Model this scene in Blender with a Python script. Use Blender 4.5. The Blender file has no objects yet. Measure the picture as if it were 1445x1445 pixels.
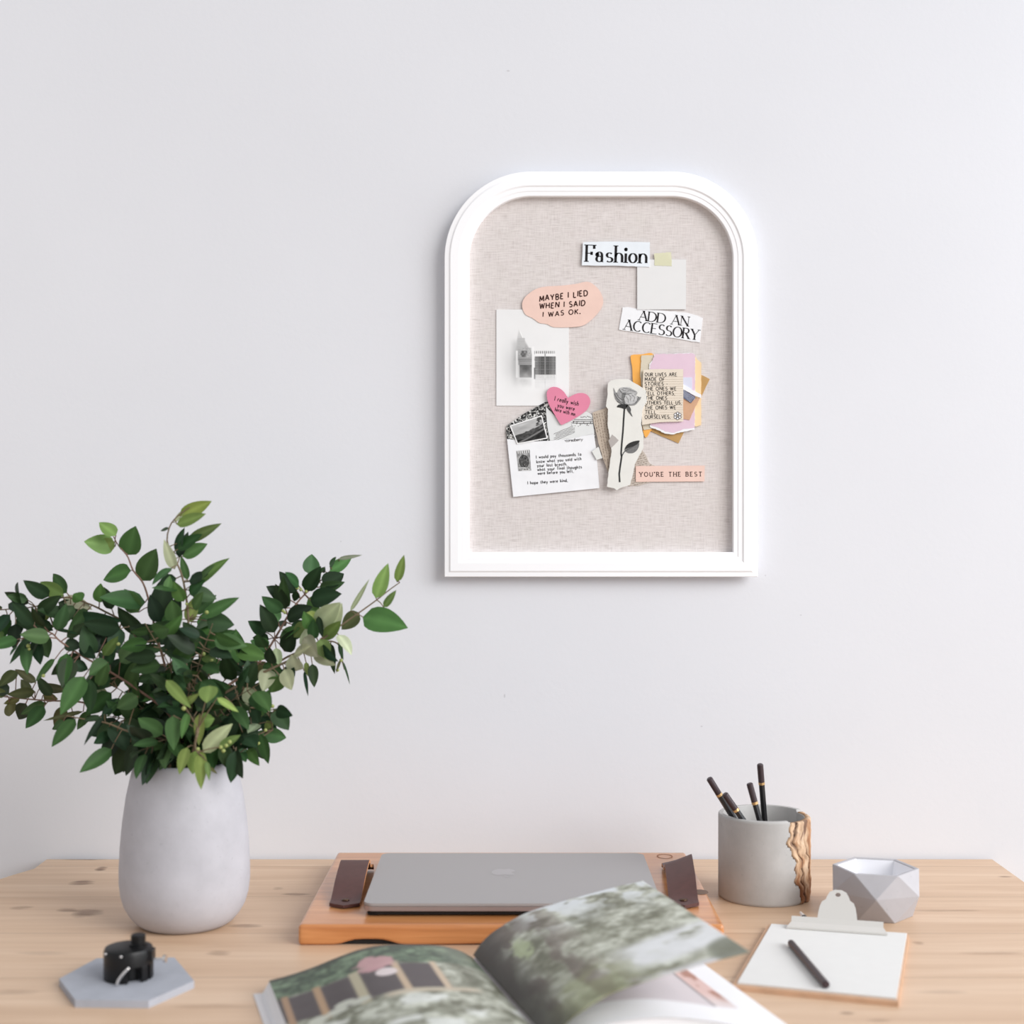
import bpy, bmesh, math, random
import numpy as np
from mathutils import Vector, Matrix
random.seed(7)
rng = np.random.RandomState(3)
PI = math.pi
COL = bpy.context.scene.collection
F = 2100.0            # focal length in pixels of the 1445 px frame
CX = CY = 722.5
CAMY = -1.90          # the wall is the plane y = 0
TOP = 0.74            # height of the desk top
CAMZ = TOP + 0.442

# ------------------------------------------------------------------ helpers
def lin(c):
    c = c / 255.0
    return c / 12.92 if c <= 0.04045 else ((c + 0.055) / 1.055) ** 2.4
def C(r, g, b): return (lin(r), lin(g), lin(b), 1.0)
def at(px, py, D):                       # photo direction at distance D
    return Vector(((px - CX) / F * D, CAMY + D, CAMZ - (py - CY) / F * D))
def desk(px, py, z=0.0):                 # photo direction meeting the height z above the desk top
    D = (0.442 - z) / ((py - CY) / F)
    return at(px, py, D)
def wallp(px, py, d):                    # photo direction meeting the plane d in front of the wall
    return at(px, py, -CAMY - d)

def tag(o, label=None, cat=None, group=None, kind=None):
    if label: o['label'] = label
    if cat: o['category'] = cat
    if group: o['group'] = group
    if kind: o['kind'] = kind
    return o
def empty(name, loc, label=None, cat=None, group=None):
    o = bpy.data.objects.new(name, None); COL.objects.link(o)
    o.location = loc; o.empty_display_size = 0.02
    return tag(o, label, cat, group)
def wloc(o):
    v = Vector((0, 0, 0))
    while o is not None:
        v = v + Vector(o.location); o = o.parent
    return v
def link(name, me, m, parent=None, origin=None, smooth=False):
    """mesh given in world coordinates -> object with its own origin"""
    o = bpy.data.objects.new(name, me); COL.objects.link(o)
    if origin is None:
        n = len(me.vertices)
        co = np.empty(n * 3); me.vertices.foreach_get('co', co); co = co.reshape(-1, 3)
        lo, hi = co.min(0), co.max(0)
        origin = Vector(((lo[0] + hi[0]) / 2, (lo[1] + hi[1]) / 2, lo[2]))
    origin = Vector(origin)
    me.transform(Matrix.Translation(-origin))
    if parent is not None:
        o.parent = parent; o.location = origin - wloc(parent)
    else:
        o.location = origin
    if m is not None: me.materials.append(m)
    if smooth:
        me.polygons.foreach_set('use_smooth', [True] * len(me.polygons))
    me.update()
    return o
def mk(name, verts, faces, m, parent=None, origin=None, smooth=False):
    me = bpy.data.meshes.new(name); me.from_pydata([tuple(v) for v in verts], [], faces); me.validate(); 
    return link(name, me, m, parent, origin, smooth)
def mkbm(name, bm, m, parent=None, origin=None, smooth=False, recalc=True):
    if recalc: bmesh.ops.recalc_face_normals(bm, faces=bm.faces[:])
    me = bpy.data.meshes.new(name); bm.to_mesh(me); bm.free()
    return link(name, me, m, parent, origin, smooth)
def sharp(o, deg=35):
    me = o.data
    me.polygons.foreach_set('use_smooth', [True] * len(me.polygons))
    bm = bmesh.new(); bm.from_mesh(me)
    for e in bm.edges:
        if len(e.link_faces) == 2 and e.calc_face_angle(0) > math.radians(deg): e.smooth = False
    bm.to_mesh(me); bm.free()
    return o
def bevel(bm, w, seg=2, deg=40):
    es = [e for e in bm.edges if len(e.link_faces) == 2 and e.calc_face_angle(0) > math.radians(deg)]
    bmesh.ops.bevel(bm, geom=es, offset=w, segments=seg, affect='EDGES', profile=0.5, clamp_overlap=True)
def bm_box(c, s, rz=0, bm=None):
    bm = bm or bmesh.new()
    r = bmesh.ops.create_cube(bm, size=1.0)
    M = Matrix.Translation(c) @ Matrix.Rotation(rz, 4, 'Z') @ Matrix.Diagonal((*s, 1))
    bmesh.ops.transform(bm, matrix=M, verts=r['verts'])
    return bm
def bm_prism(pts, z0, z1, bm=None):      # outline in xy, extruded in z
    bm = bm or bmesh.new()
    a = [bm.verts.new((p[0], p[1], z0)) for p in pts]; b = [bm.verts.new((p[0], p[1], z1)) for p in pts]
    bm.faces.new(a[::-1]); bm.faces.new(b)
    n = len(pts)
    for i in range(n): bm.faces.new((a[i], a[(i + 1) % n], b[(i + 1) % n], b[i]))
    return bm
def lathe(prof, c, seg=64, bm=None):     # prof: (r, z)
    bm = bm or bmesh.new(); rings = []
    for r, z in prof:
        if r < 1e-6: rings.append([bm.verts.new((c[0], c[1], c[2] + z))])
        else: rings.append([bm.verts.new((c[0] + r * math.cos(2 * PI * k / seg), c[1] + r * math.sin(2 * PI * k / seg), c[2] + z)) for k in range(seg)])
    for A, B in zip(rings, rings[1:]):
        for k in range(seg):
            k2 = (k + 1) % seg
            if len(A) == 1 and len(B) == 1: continue
            if len(A) == 1: bm.faces.new((A[0], B[k], B[k2]))
            elif len(B) == 1: bm.faces.new((A[k], A[k2], B[0]))
            else: bm.faces.new((A[k], A[k2], B[k2], B[k]))
    return bm
def tube(pts, rad, seg=8, bm=None, caps=True):
    bm = bm or bmesh.new(); pts = [Vector(p) for p in pts]; n = len(pts)
    rad = rad if isinstance(rad, (list, tuple)) else [rad] * n
    prev = None; rings = []
    for i, p in enumerate(pts):
        t = (pts[min(i + 1, n - 1)] - pts[max(i - 1, 0)]).normalized()
        if prev is None:
            up = Vector((0, 0, 1)) if abs(t.z) < 0.9 else Vector((1, 0, 0))
            u = t.cross(up).normalized()
        else: u = (prev - t * prev.dot(t)).normalized()
        prev = u; v = t.cross(u)
        rings.append([bm.verts.new(p + (u * math.cos(2 * PI * k / seg) + v * math.sin(2 * PI * k / seg)) * rad[i]) for k in range(seg)])
    for A, B in zip(rings, rings[1:]):
        for k in range(seg): bm.faces.new((A[k], A[(k + 1) % seg], B[(k + 1) % seg], B[k]))
    if caps: bm.faces.new(rings[0][::-1]); bm.faces.new(rings[-1])
    return bm
def spline(pts, n):
    """Catmull-Rom through pts, n samples"""
    P = [Vector(p) for p in pts]; P = [P[0] * 2 - P[1]] + P + [P[-1] * 2 - P[-2]]
    out = []; m = len(P) - 3
    for i in range(n):
        f = i / (n - 1) * m; k = min(int(f), m - 1); t = f - k
        a, b, c, d = P[k:k + 4]
        out.append(0.5 * ((2 * b) + (c - a) * t + (2 * a - 5 * b + 4 * c - d) * t * t + (3 * b - a - 3 * c + d) * t ** 3))
    return out

# numpy value noise
_tab = rng.rand(256, 256)
def vn(x, y):
    x = np.asarray(x, float); y = np.asarray(y, float)
    xi = np.floor(x).astype(int); yi = np.floor(y).astype(int)
    fx = x - xi; fy = y - yi; fx = fx * fx * (3 - 2 * fx); fy = fy * fy * (3 - 2 * fy)
    g = lambda a, b: _tab[a % 256, b % 256]
    return (g(xi, yi) * (1 - fx) + g(xi + 1, yi) * fx) * (1 - fy) + (g(xi, yi + 1) * (1 - fx) + g(xi + 1, yi + 1) * fx) * fy
def fbm(x, y, o=4):
    s = 0; a = 0.5; t = 0
    for i in range(o):
        s = s + a * vn(x * 2 ** i + 17 * i, y * 2 ** i + 31 * i); t += a; a *= 0.5
    return s / t
def sst(a, b, x):
    t = np.clip((x - a) / (b - a), 0, 1); return t * t * (3 - 2 * t)
def mixc(a, b, t): return a * (1 - t[..., None]) + np.asarray(b, float) * t[..., None]
def srgb2lin(a):
    a = np.clip(a, 0, 255) / 255.0
    return np.where(a <= 0.04045, a / 12.92, ((a + 0.055) / 1.055) ** 2.4)

# ------------------------------------------------------------------ materials
def new_mat(name):
    m = bpy.data.materials.new(name); m.use_nodes = True
    nt = m.node_tree; b = nt.nodes['Principled BSDF']
    return m, nt, b
def N(nt, t, **kw):
    n = nt.nodes.new(t)
    for k, v in kw.items():
        if k.startswith('i_'): n.inputs[k[2:].replace('_', ' ')].default_value = v
        else: setattr(n, k, v)
    return n
def math_n(nt, op, a, b=None, clamp=False):
    n = nt.nodes.new('ShaderNodeMath'); n.operation = op; n.use_clamp = clamp
    for i, v in enumerate((a, b)):
        if v is None: continue
        if isinstance(v, (int, float)): n.inputs[i].default_value = v
        else: nt.links.new(v, n.inputs[i])
    return n.outputs[0]
def mix_n(nt, fac, a, b):
    n = nt.nodes.new('ShaderNodeMix'); n.data_type = 'RGBA'
    for s, v in ((0, fac), (6, a), (7, b)):
        if hasattr(v, 'is_linked'): nt.links.new(v, n.inputs[s])
        else: n.inputs[s].default_value = v
    return n.outputs[2]
def coords(nt, scale=(1, 1, 1), rot=(0, 0, 0)):
    tc = N(nt, 'ShaderNodeTexCoord'); mp = N(nt, 'ShaderNodeMapping')
    mp.inputs['Scale'].default_value = scale; mp.inputs['Rotation'].default_value = rot
    nt.links.new(tc.outputs['Object'], mp.inputs[0]); return mp.outputs[0]
def noise(nt, vec, scale, detail=4, rough=0.5, dist=0.0):
    n = N(nt, 'ShaderNodeTexNoise'); n.inputs['Scale'].default_value = scale; n.inputs['Detail'].default_value = detail
    n.inputs['Roughness'].default_value = rough; n.inputs['Distortion'].default_value = dist
    nt.links.new(vec, n.inputs['Vector']); return n.outputs['Fac']
def ramp(nt, fac, stops):
    r = N(nt, 'ShaderNodeValToRGB'); e = r.color_ramp.elements
    while len(e) < len(stops): e.new(0.5)
    for el, (p, c) in zip(e, stops): el.position = p; el.color = c if len(c) == 4 else (*c, 1)
    nt.links.new(fac, r.inputs[0]); return r.outputs[0]
def bump(nt, b, h, strength, dist=0.001):
    n = N(nt, 'ShaderNodeBump'); n.inputs['Strength'].default_value = strength; n.inputs['Distance'].default_value = dist
    nt.links.new(h, n.inputs['Height']); nt.links.new(n.outputs[0], b.inputs['Normal'])
def setp(b, **kw):
    for k, v in kw.items(): b.inputs[k.replace('_', ' ')].default_value = v
def simple(name, col, rough=0.6, metal=0.0, var=0.0, vscale=30, spec=0.5):
    m, nt, b = new_mat(name); setp(b, Roughness=rough, Metallic=metal)
    b.inputs['Specular IOR Level'].default_value = spec
    if var:
        f = noise(nt, coords(nt), vscale, 5)
        d = tuple(c * (1 - var) for c in col[:3]) + (1,); l = tuple(min(1, c * (1 + var)) for c in col[:3]) + (1,)
        nt.links.new(ramp(nt, f, [(0.3, d), (0.7, l)]), b.inputs['Base Color'])
    else: b.inputs['Base Color'].default_value = col
    return m
def spot(nt, sep, cx, cy, sx, sy, wob=None, ax=('X', 'Y')):
    """soft elliptical mask (0..1) at a place on a surface"""
    dx = math_n(nt, 'DIVIDE', math_n(nt, 'SUBTRACT', sep.outputs[ax[0]], cx), sx)
    dy = math_n(nt, 'DIVIDE', math_n(nt, 'SUBTRACT', sep.outputs[ax[1]], cy), sy)
    d = math_n(nt, 'ADD', math_n(nt, 'MULTIPLY', dx, dx), math_n(nt, 'MULTIPLY', dy, dy))
    if wob is not None: d = math_n(nt, 'ADD', d, wob)
    return math_n(nt, 'SUBTRACT', 1.0, d, clamp=True)

def concrete(name, col, var=0.12, scale=22, rough=0.85):
    m, nt, b = new_mat(name); v = coords(nt); setp(b, Roughness=rough); b.inputs['Specular IOR Level'].default_value = 0.25
    f = noise(nt, v, scale, 6, 0.6); g = noise(nt, v, scale * 9, 3)
    d = tuple(c * (1 - var) for c in col[:3]) + (1,); l = tuple(min(1, c * (1 + var * .7)) for c in col[:3]) + (1,)
    base = ramp(nt, f, [(0.3, d), (0.7, l)])
    pits = math_n(nt, 'GREATER_THAN', g, 0.70)
    base = mix_n(nt, math_n(nt, 'MULTIPLY', pits, 0.25), base, tuple(c * .55 for c in col[:3]) + (1,))
    nt.links.new(base, b.inputs['Base Color']); bump(nt, b, g, 0.15, 0.0006)
    return m

# wall: pale lavender-white plaster with a few specks
def wall_mat():
    m, nt, b = new_mat('wall_plaster'); v = coords(nt); setp(b, Roughness=0.95); b.inputs['Specular IOR Level'].default_value = 0.1
    f = noise(nt, v, 2.2, 5, 0.55); g = noise(nt, v, 150, 3, 0.6)
    base = ramp(nt, f, [(0.3, C(217, 218, 223)), (0.7, C(221, 222, 227))])
    tc = N(nt, 'ShaderNodeTexCoord'); sp = N(nt, 'ShaderNodeSeparateXYZ'); nt.links.new(tc.outputs['Object'], sp.inputs[0])
    for px, py, sx, sy in ((717, 100, 3, 1.6), (712, 982, 1.6, 3.5), (1080, 812, 1.2, 1.2), (990, 1025, 2, 1.5), (481, 764, 1.2, 1.2), (1130, 868, 2, 1)):
        p = wallp(px, py, 0)
        s = spot(nt, sp, p.x, p.z - 1.5, sx / 1105, sy / 1105, ax=('X', 'Z'))
        base = mix_n(nt, math_n(nt, 'MULTIPLY', s, 0.35), base, C(140, 135, 138))
    nt.links.new(base, b.inputs['Base Color']); bump(nt, b, g, 0.10, 0.0012)
    return m
# desk wood
def desk_mat(org):
    m, nt, b = new_mat('desk_pine'); tc = N(nt, 'ShaderNodeTexCoord'); sp = N(nt, 'ShaderNodeSeparateXYZ'); nt.links.new(tc.outputs['Object'], sp.inputs[0])
    y = sp.outputs['Y']
    pl = math_n(nt, 'DIVIDE', math_n(nt, 'ADD', y, 2.0 + 0.052), 0.148)
    pid = math_n(nt, 'FLOOR', pl); pf = math_n(nt, 'FRACT', pl)
    off = N(nt, 'ShaderNodeCombineXYZ'); nt.links.new(math_n(nt, 'MULTIPLY', pid, 3.7), off.inputs[0]); nt.links.new(math_n(nt, 'MULTIPLY', pid, 1.3), off.inputs[2])
    add = N(nt, 'ShaderNodeVectorMath'); add.operation = 'ADD'; nt.links.new(tc.outputs['Object'], add.inputs[0]); nt.links.new(off.outputs[0], add.inputs[1])
    def mp(s):
        q = N(nt, 'ShaderNodeMapping'); q.inputs['Scale'].default_value = s; nt.links.new(add.outputs[0], q.inputs[0]); return q.outputs[0]
    g1 = noise(nt, mp((1.6, 22, 22)), 1.6, 5, 0.55, 0.6); g2 = noise(nt, mp((5, 190, 190)), 1.5, 3, 0.5)
    g3 = noise(nt, mp((1.2, 3, 3)), 1.5, 3)
    base = ramp(nt, g1, [(0.28, C(196, 163, 133)), (0.5, C(208, 177, 148)), (0.72, C(219, 191, 164))])
    base = mix_n(nt, math_n(nt, 'MULTIPLY', math_n(nt, 'SUBTRACT', g2, 0.42, clamp=True), 1.1), base, C(182, 144, 112))
    base = mix_n(nt, math_n(nt, 'MULTIPLY', math_n(nt, 'SUBTRACT', g3, 0.45, clamp=True), 0.9), base, C(226, 200, 174))
    wob = math_n(nt, 'MULTIPLY', math_n(nt, 'SUBTRACT', noise(nt, mp((34, 130, 130)), 1, 4), 0.5), 2.2)
    for px, py, sx, sy, st in ((120, 1212.5, 32, 5, .7), (143, 1226, 9, 8, .8), (115, 1246, 20, 9, .7), (122, 1288, 26, 14, .7), (30, 1281, 18, 7, .5), (95, 1284, 16, 8, .55),
                           (345, 1307, 26, 7, .5), (310, 1345, 20, 9, .35), (392, 1254, 9, 5, .4), (418, 1262, 22, 5, .5), (1418, 1237, 11, 3, .55), (1296, 1331, 9, 6, .4), (1330, 1285, 60, 4, .3),
                           (1195, 1430, 12, 6, .5), (1240, 1440, 20, 5, .3), (60, 1345, 40, 6, .25), (300, 1420, 60, 8, .2), (20, 1400, 40, 9, .25), (1400, 1345, 50, 6, .25), (1330, 1400, 40, 6, .2), (1080, 1280, 30, 6, .25)):
        p = desk(px, py); D = p.y - CAMY
        k = spot(nt, sp, p.x - org.x, p.y - org.y, sx / F * D, sy / F * D * 1.7, wob)
        base = mix_n(nt, math_n(nt, 'MULTIPLY', k, min(1, st * 1.15)), base, C(112, 78, 52))
    seam = math_n(nt, 'LESS_THAN', pf, 0.012)
    base = mix_n(nt, math_n(nt, 'MULTIPLY', seam, 0.38), base, C(120, 86, 58))
    nt.links.new(base, b.inputs['Base Color'])
    setp(b, Roughness=0.42); b.inputs['Specular IOR Level'].default_value = 0.5
    bump(nt, b, math_n(nt, 'SUBTRACT', g2, math_n(nt, 'MULTIPLY', seam, 1.0)), 0.12, 0.0006)
    return m
def tray_mat():
    m, nt, b = new_mat('tray_honey_wood'); setp(b, Roughness=0.30); b.inputs['Coat Weight'].default_value = 0.5; b.inputs['Coat Roughness'].default_value = 0.3
    g1 = noise(nt, coords(nt, (2.5, 34, 34)), 1.6, 5, 0.55, 0.8); g2 = noise(nt, coords(nt, (8, 220, 220)), 1.5, 3)
    base = ramp(nt, g1, [(0.3, C(184, 116, 64)), (0.52, C(206, 140, 86)), (0.72, C(218, 160, 108))])
    base = mix_n(nt, math_n(nt, 'MULTIPLY', math_n(nt, 'SUBTRACT', g2, 0.5, clamp=True), 1.0), base, C(140, 78, 38))
    nt.links.new(base, b.inputs['Base Color']); return m
def linen_mat():
    m, nt, b = new_mat('linen'); setp(b, Roughness=1.0); b.inputs['Specular IOR Level'].default_value = 0.05
    h = noise(nt, coords(nt, (60, 1, 760)), 1, 3, 0.6); w = noise(nt, coords(nt, (760, 1, 60)), 1, 3, 0.6); big = noise(nt, coords(nt), 30, 3)
    f = math_n(nt, 'ADD', math_n(nt, 'MULTIPLY', h, 0.62), math_n(nt, 'MULTIPLY', w, 0.38))
    base = ramp(nt, f, [(0.32, C(192, 184, 181)), (0.5, C(214, 207, 205)), (0.68, C(226, 220, 218))])
    base = mix_n(nt, math_n(nt, 'MULTIPLY', math_n(nt, 'SUBTRACT', big, 0.45, clamp=True), 0.8), base, C(208, 204, 198))
    nt.links.new(base, b.inputs['Base Color']); bump(nt, b, f, 0.25, 0.0006); return m
def attr_mat(name, rough=0.6, spec=0.3, gloss=None):
    m, nt, b = new_mat(name); setp(b, Roughness=rough); b.inputs['Specular IOR Level'].default_value = spec
    a = N(nt, 'ShaderNodeAttribute'); a.attribute_name = 'print'; nt.links.new(a.outputs['Color'], b.inputs['Base Color']); return m
def leaf_mat():
    m, nt, b = new_mat('leaf_green'); setp(b, Roughness=0.5); b.inputs['Specular IOR Level'].default_value = 0.22
    a = N(nt, 'ShaderNodeAttribute'); a.attribute_name = 'print'
    f = noise(nt, coords(nt), 90, 3)
    base = mix_n(nt, math_n(nt, 'MULTIPLY', f, 0.35), a.outputs['Color'], C(34, 58, 36))
    nt.links.new(base, b.inputs['Base Color'])
    tr = N(nt, 'ShaderNodeBsdfTranslucent'); nt.links.new(a.outputs['Color'], tr.inputs['Color'])
    mx = N(nt, 'ShaderNodeMixShader'); mx.inputs[0].default_value = 0.2
    nt.links.new(b.outputs[0], mx.inputs[1]); nt.links.new(tr.outputs[0], mx.inputs[2])
    nt.links.new(mx.outputs[0], nt.nodes['Material Output'].inputs['Surface']); return m
def bark_mat():
    m, nt, b = new_mat('bark'); setp(b, Roughness=0.8)
    a = N(nt, 'ShaderNodeAttribute'); a.attribute_name = 'print'; g = noise(nt, coords(nt, (90, 90, 22)), 1.5, 5, 0.6)
    nt.links.new(mix_n(nt, math_n(nt, 'MULTIPLY', math_n(nt, 'SUBTRACT', g, 0.45, clamp=True), 2.2), a.outputs['Color'], C(96, 56, 34)), b.inputs['Base Color'])
    bump(nt, b, g, 0.5, 0.0015); return m
def liner_mat():
    m, nt, b = new_mat('swirl_liner'); setp(b, Roughness=0.7)
    f = noise(nt, coords(nt), 120, 1, 0.5, 1.6); f2 = noise(nt, coords(nt, (1, 1, 1), (0, 0.6, 0)), 170, 0, 0.5, 1.0)
    a = math_n(nt, 'LESS_THAN', math_n(nt, 'ABSOLUTE', math_n(nt, 'SUBTRACT', f, 0.5)), 0.024)
    c = math_n(nt, 'LESS_THAN', math_n(nt, 'ABSOLUTE', math_n(nt, 'SUBTRACT', f2, 0.58)), 0.018)
    nt.links.new(mix_n(nt, math_n(nt, 'MAXIMUM', a, c), C(20, 20, 22), C(225, 225, 222)), b.inputs['Base Color']); return m
def paper(name, col, var=0.03): return simple(name, col, 0.85, 0, var, 60, 0.15)
def tape_mat():
    m, nt, b = new_mat('tape'); setp(b, Roughness=0.5); b.inputs['Base Color'].default_value = C(232, 231, 200)
    b.inputs['Alpha'].default_value = 0.72
    return m

WHITE_PAINT = simple('white_paint', (0.93, 0.93, 0.95, 1), 0.5, spec=0.3)
RULE = simple('ruling_ink', C(188, 174, 156), 0.9, spec=0.1)
INK = simple('black_ink', C(28, 26, 28), 0.7, spec=0.2)
INK_SOFT = simple('charcoal_ink', C(62, 54, 54), 0.8, spec=0.1)
BROWN_INK = simple('brown_ink', C(66, 42, 38), 0.8, spec=0.1)
NEWS_INK = simple('newsprint_ink', C(122, 106, 95), 0.9, spec=0.1)
PRINT = attr_mat('printed_paper', 0.7, 0.2)
GLOSSY_PRINT = attr_mat('printed_page', 0.42, 0.4)
P_WHITE = paper('white_paper', C(236, 237, 240)); P_NOTE = paper('note_paper', C(224, 224, 224), 0.01); P_CLIP = paper('clipping_paper', C(228, 234, 240))
P_PEACH = paper('peach_paper', C(232, 201, 189)); P_PINKH = simple('heart_pink', C(222, 132, 160), 0.6, 0, 0.03, 60); P_ORANGE = paper('orange_paper', C(240, 176, 92), 0.06)
P_BEIGE = paper('beige_paper', C(212, 203, 184)); P_PINK = paper('pink_paper', C(222, 196, 211)); P_CREAM = paper('cream_paper', C(240, 212, 170)); P_KRAFT = paper('kraft_paper', C(190, 152, 100), 0.08)
P_LINED = paper('lined_paper', C(226, 215, 200)); P_LAV = paper('lavender_paper', C(212, 214, 230)); P_NAVY = simple('navy_paper', C(96, 102, 124), 0.8, 0, 0.12, 400); P_TAN = paper('tan_paper', C(205, 164, 134), 0.08)
P_NEWS = paper('newsprint', C(192, 178, 163), 0.08); P_NEWS2 = paper('pale_newsprint', C(196, 186, 176), 0.06); P_ROSE = paper('offwhite_paper', C(226, 225, 220)); P_SCRAP = paper('grey_white_paper', C(224, 225, 222)); P_GREYTAPE = paper('grey_tape', C(178, 172, 168))
P_MUSIC = paper('sheet_paper', C(222, 224, 224)); TAPE = tape_mat(); LINER = liner_mat(); LINEN = linen_mat()
LEAF = leaf_mat(); STEM = simple('twig', C(112, 96, 74), 0.7, 0, 0.15, 80); STEM_RED = simple('reddish_twig', C(120, 92, 78), 0.7, 0, 0.15, 80)
BLACK_LACQUER = simple('black_lacquer', C(30, 29, 31), 0.35); PURPLE_CAP = simple('dark_plum_lacquer', C(58, 44, 48), 0.35); GOLD = simple('gold_band', C(208, 172, 120), 0.35, 0.6); PALE_WOOD = simple('pencil_wood', C(214, 184, 150), 0.7)
BLACK_METAL = simple('black_metal', C(14, 14, 16), 0.4, spec=.35); CHROME = simple('chrome', C(225, 222, 220), 0.18, 1.0); NICKEL = simple('nickel', C(214, 211, 206), 0.38, 0.25)
ALU = simple('grey_aluminium', C(166, 163, 163), 0.5, 0.25); ALU_EDGE = simple('aluminium_edge', C(176, 166, 166), 0.3, 0.7); BLACK_RUBBER = simple('black_rubber', C(16, 16, 17), 0.7); LOGO = simple('polished_mark', C(172, 169, 170), 0.4, 0.25)
LEATHER = simple('brown_leather', C(80, 48, 44), 0.5, 0, 0.12, 120); LEATHER_EDGE = simple('tan_leather_edge', C(190, 130, 84), 0.7)

# ------------------------------------------------------------------ setting
def quad(name, pts, m, **kw):
    o = mk(name, pts, [(0, 1, 2, 3)], m, **kw); tag(o, kind='structure'); return o
WALL = bm_box(Vector((0, 0.05, 1.5)), (6.0, 0.10, 3.0))
wall = tag(mkbm('wall_back', WALL, wall_mat(), origin=(0, 0, 1.5)), kind='structure')
fl = tag(mkbm('floor', bm_box(Vector((0, -2.0, -0.03)), (6.0, 4.2, 0.06)), simple('floor_boards', C(176, 150, 124), 0.5, 0, 0.1, 4), origin=(0, -2, 0)), kind='structure')

# ------------------------------------------------------------------ desk
dorg = Vector((0, -0.36, 0))
dk = empty('desk', dorg, 'light pine desk with knotty plank top pushed against the white wall', 'desk')
yb = -0.006
def dx(px, py): p = desk(px, py); return (p.x, p.y)
outl = [(-0.592, yb), (0.611, yb), (0.614, -0.68), (-0.655, -0.68), (-0.655, -0.30), dx(-24, 1247)[:2], dx(0, 1240.5), dx(24, 1233), dx(48, 1226)]
bm = bm_prism(outl[::-1], TOP - 0.036, TOP); bevel(bm, 0.0018, 2)
DESKM = desk_mat(dorg)
mkbm('tabletop', bm, DESKM, dk, origin=dorg + Vector((0, 0, 0)))
for x in (-0.56, 0.55):
    for y in (-0.06, -0.62):
        mkbm('leg', bm_box(Vector((x, y, (TOP - 0.036) / 2)), (0.06, 0.06, TOP - 0.036)), DESKM, dk, origin=Vector((x, y, 0)))

# ------------------------------------------------------------------ memo board
LIN = 0.0060                                    # linen surface in front of the wall
S = F / (1.9 - LIN)                            # px per metre there
bx0, bx1, by0, by1 = 627.6, 1067.6, 244.5, 813.6
cL = wallp(bx0, by0, LIN); cR = wallp(bx1, by1, LIN)
X0, X1, Z1, Z0 = cL.x, cR.x, cL.z, cR.z
R0 = 122 / S
def arch_loop(inset, n=28):
    r = R0 - inset; pts = [(X0 + inset, Z0 + inset), (X1 - inset, Z0 + inset)]
    for k in range(n + 1):
        a = PI / 2 * k / n; pts.append((X1 - R0 + r * math.cos(a), Z1 - R0 + r * math.sin(a)))
    for k in range(n + 1):
        a = PI / 2 + PI / 2 * k / n; pts.append((X0 + R0 + r * math.cos(a), Z1 - R0 + r * math.sin(a)))
    return pts
board = empty('memo_board', Vector(((X0 + X1) / 2, 0, Z0)), 'white arch-topped framed memo board with linen panel hung on the wall', 'memo board')
prof = [(.008, 0), (.008, .005), (.0015, .0095), (0, .0112), (0, .0152), (.0006, .0158), (.0058, .0162), (.0070, .0170), (.0078, .0173), (.0178, .0174), (.0188, .0169), (.0198, .0163), (.0246, .0161), (.0256, .0156), (.0304, .0153), (.0312, .0146), (.0312, LIN - .001)]
bm = bmesh.new(); rings = []
for ins, d in prof: rings.append([bm.verts.new((x, -d, z)) for x, z in arch_loop(ins)])
for A, B in zip(rings, rings[1:]):
    n = len(A)
    for k in range(n): bm.faces.new((A[k], A[(k + 1) % n], B[(k + 1) % n], B[k]))
sharp(mkbm('frame', bm, WHITE_PAINT, board), 14)
lp = arch_loop(0.030)
bm = bmesh.new(); a = [bm.verts.new((x, -LIN, z)) for x, z in lp]; b2 = [bm.verts.new((x, -0.001, z)) for x, z in lp]
bm.faces.new(a); bm.faces.new(b2[::-1])
for k in range(len(lp)): bm.faces.new((a[k], b2[k], b2[(k + 1) % len(lp)], a[(k + 1) % len(lp)]))
mkbm('linen_panel', bm, LINEN, board)

# ---- papers: outlines in photo px on the board plane
STEP = 0.0009
def dlev(l): return LIN + 0.0001 + STEP * l
def jag(pts, amp=0.5, step=3.0):
    out = []; n = len(pts)
    for i in range(n):
        a = np.array(pts[i], float); b = np.array(pts[(i + 1) % n], float); L = np.hypot(*(b - a)); k = max(1, int(L / step)); t = (b - a) / max(L, 1e-6)
        for j in range(k):
            p = a + (b - a) * j / k
            if j: p = p + np.array((-t[1], t[0])) * random.uniform(-amp, amp)
            out.append(tuple(p))
    return out
def smooth_loop(pts, n=60):
    P = [Vector((p[0], p[1], 0)) for p in pts]; m = len(P); out = []
    for i in range(n):
        f = i / n * m; k = int(f); t = f - k; a, b, c, d = (P[(k + j - 1) % m] for j in range(4))
        q = 0.5 * ((2 * b) + (c - a) * t + (2 * a - 5 * b + 4 * c - d) * t * t + (3 * b - a - 3 * c + d) * t ** 3); out.append((q.x, q.y))
    return out
def slab_bm(pts, d0, d1):                     # pixel outline -> slab between d0 and d1 in front of the wall (same world size front and back)
    W = [wallp(x, y, LIN) for x, y in pts]
    bm = bmesh.new()
    f = [bm.verts.new((p.x, -d1, p.z)) for p in W]; k = [bm.verts.new((p.x, -d0, p.z)) for p in W]
    bm.faces.new(f); bm.faces.new(k[::-1]); n = len(W)
    for i in range(n): bm.faces.new((f[i], k[i], k[(i + 1) % n], f[(i + 1) % n]))
    return bm
def sheet(name, pts, lev, m, label=None, cat=None, parent=None, th=STEP * 0.95, group=None):
    o = mkbm(name, slab_bm(pts, dlev(lev), dlev(lev) + th), m, parent)
    if label: tag(o, label, cat, group)
    o['top'] = dlev(lev) + th
    return o
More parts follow.
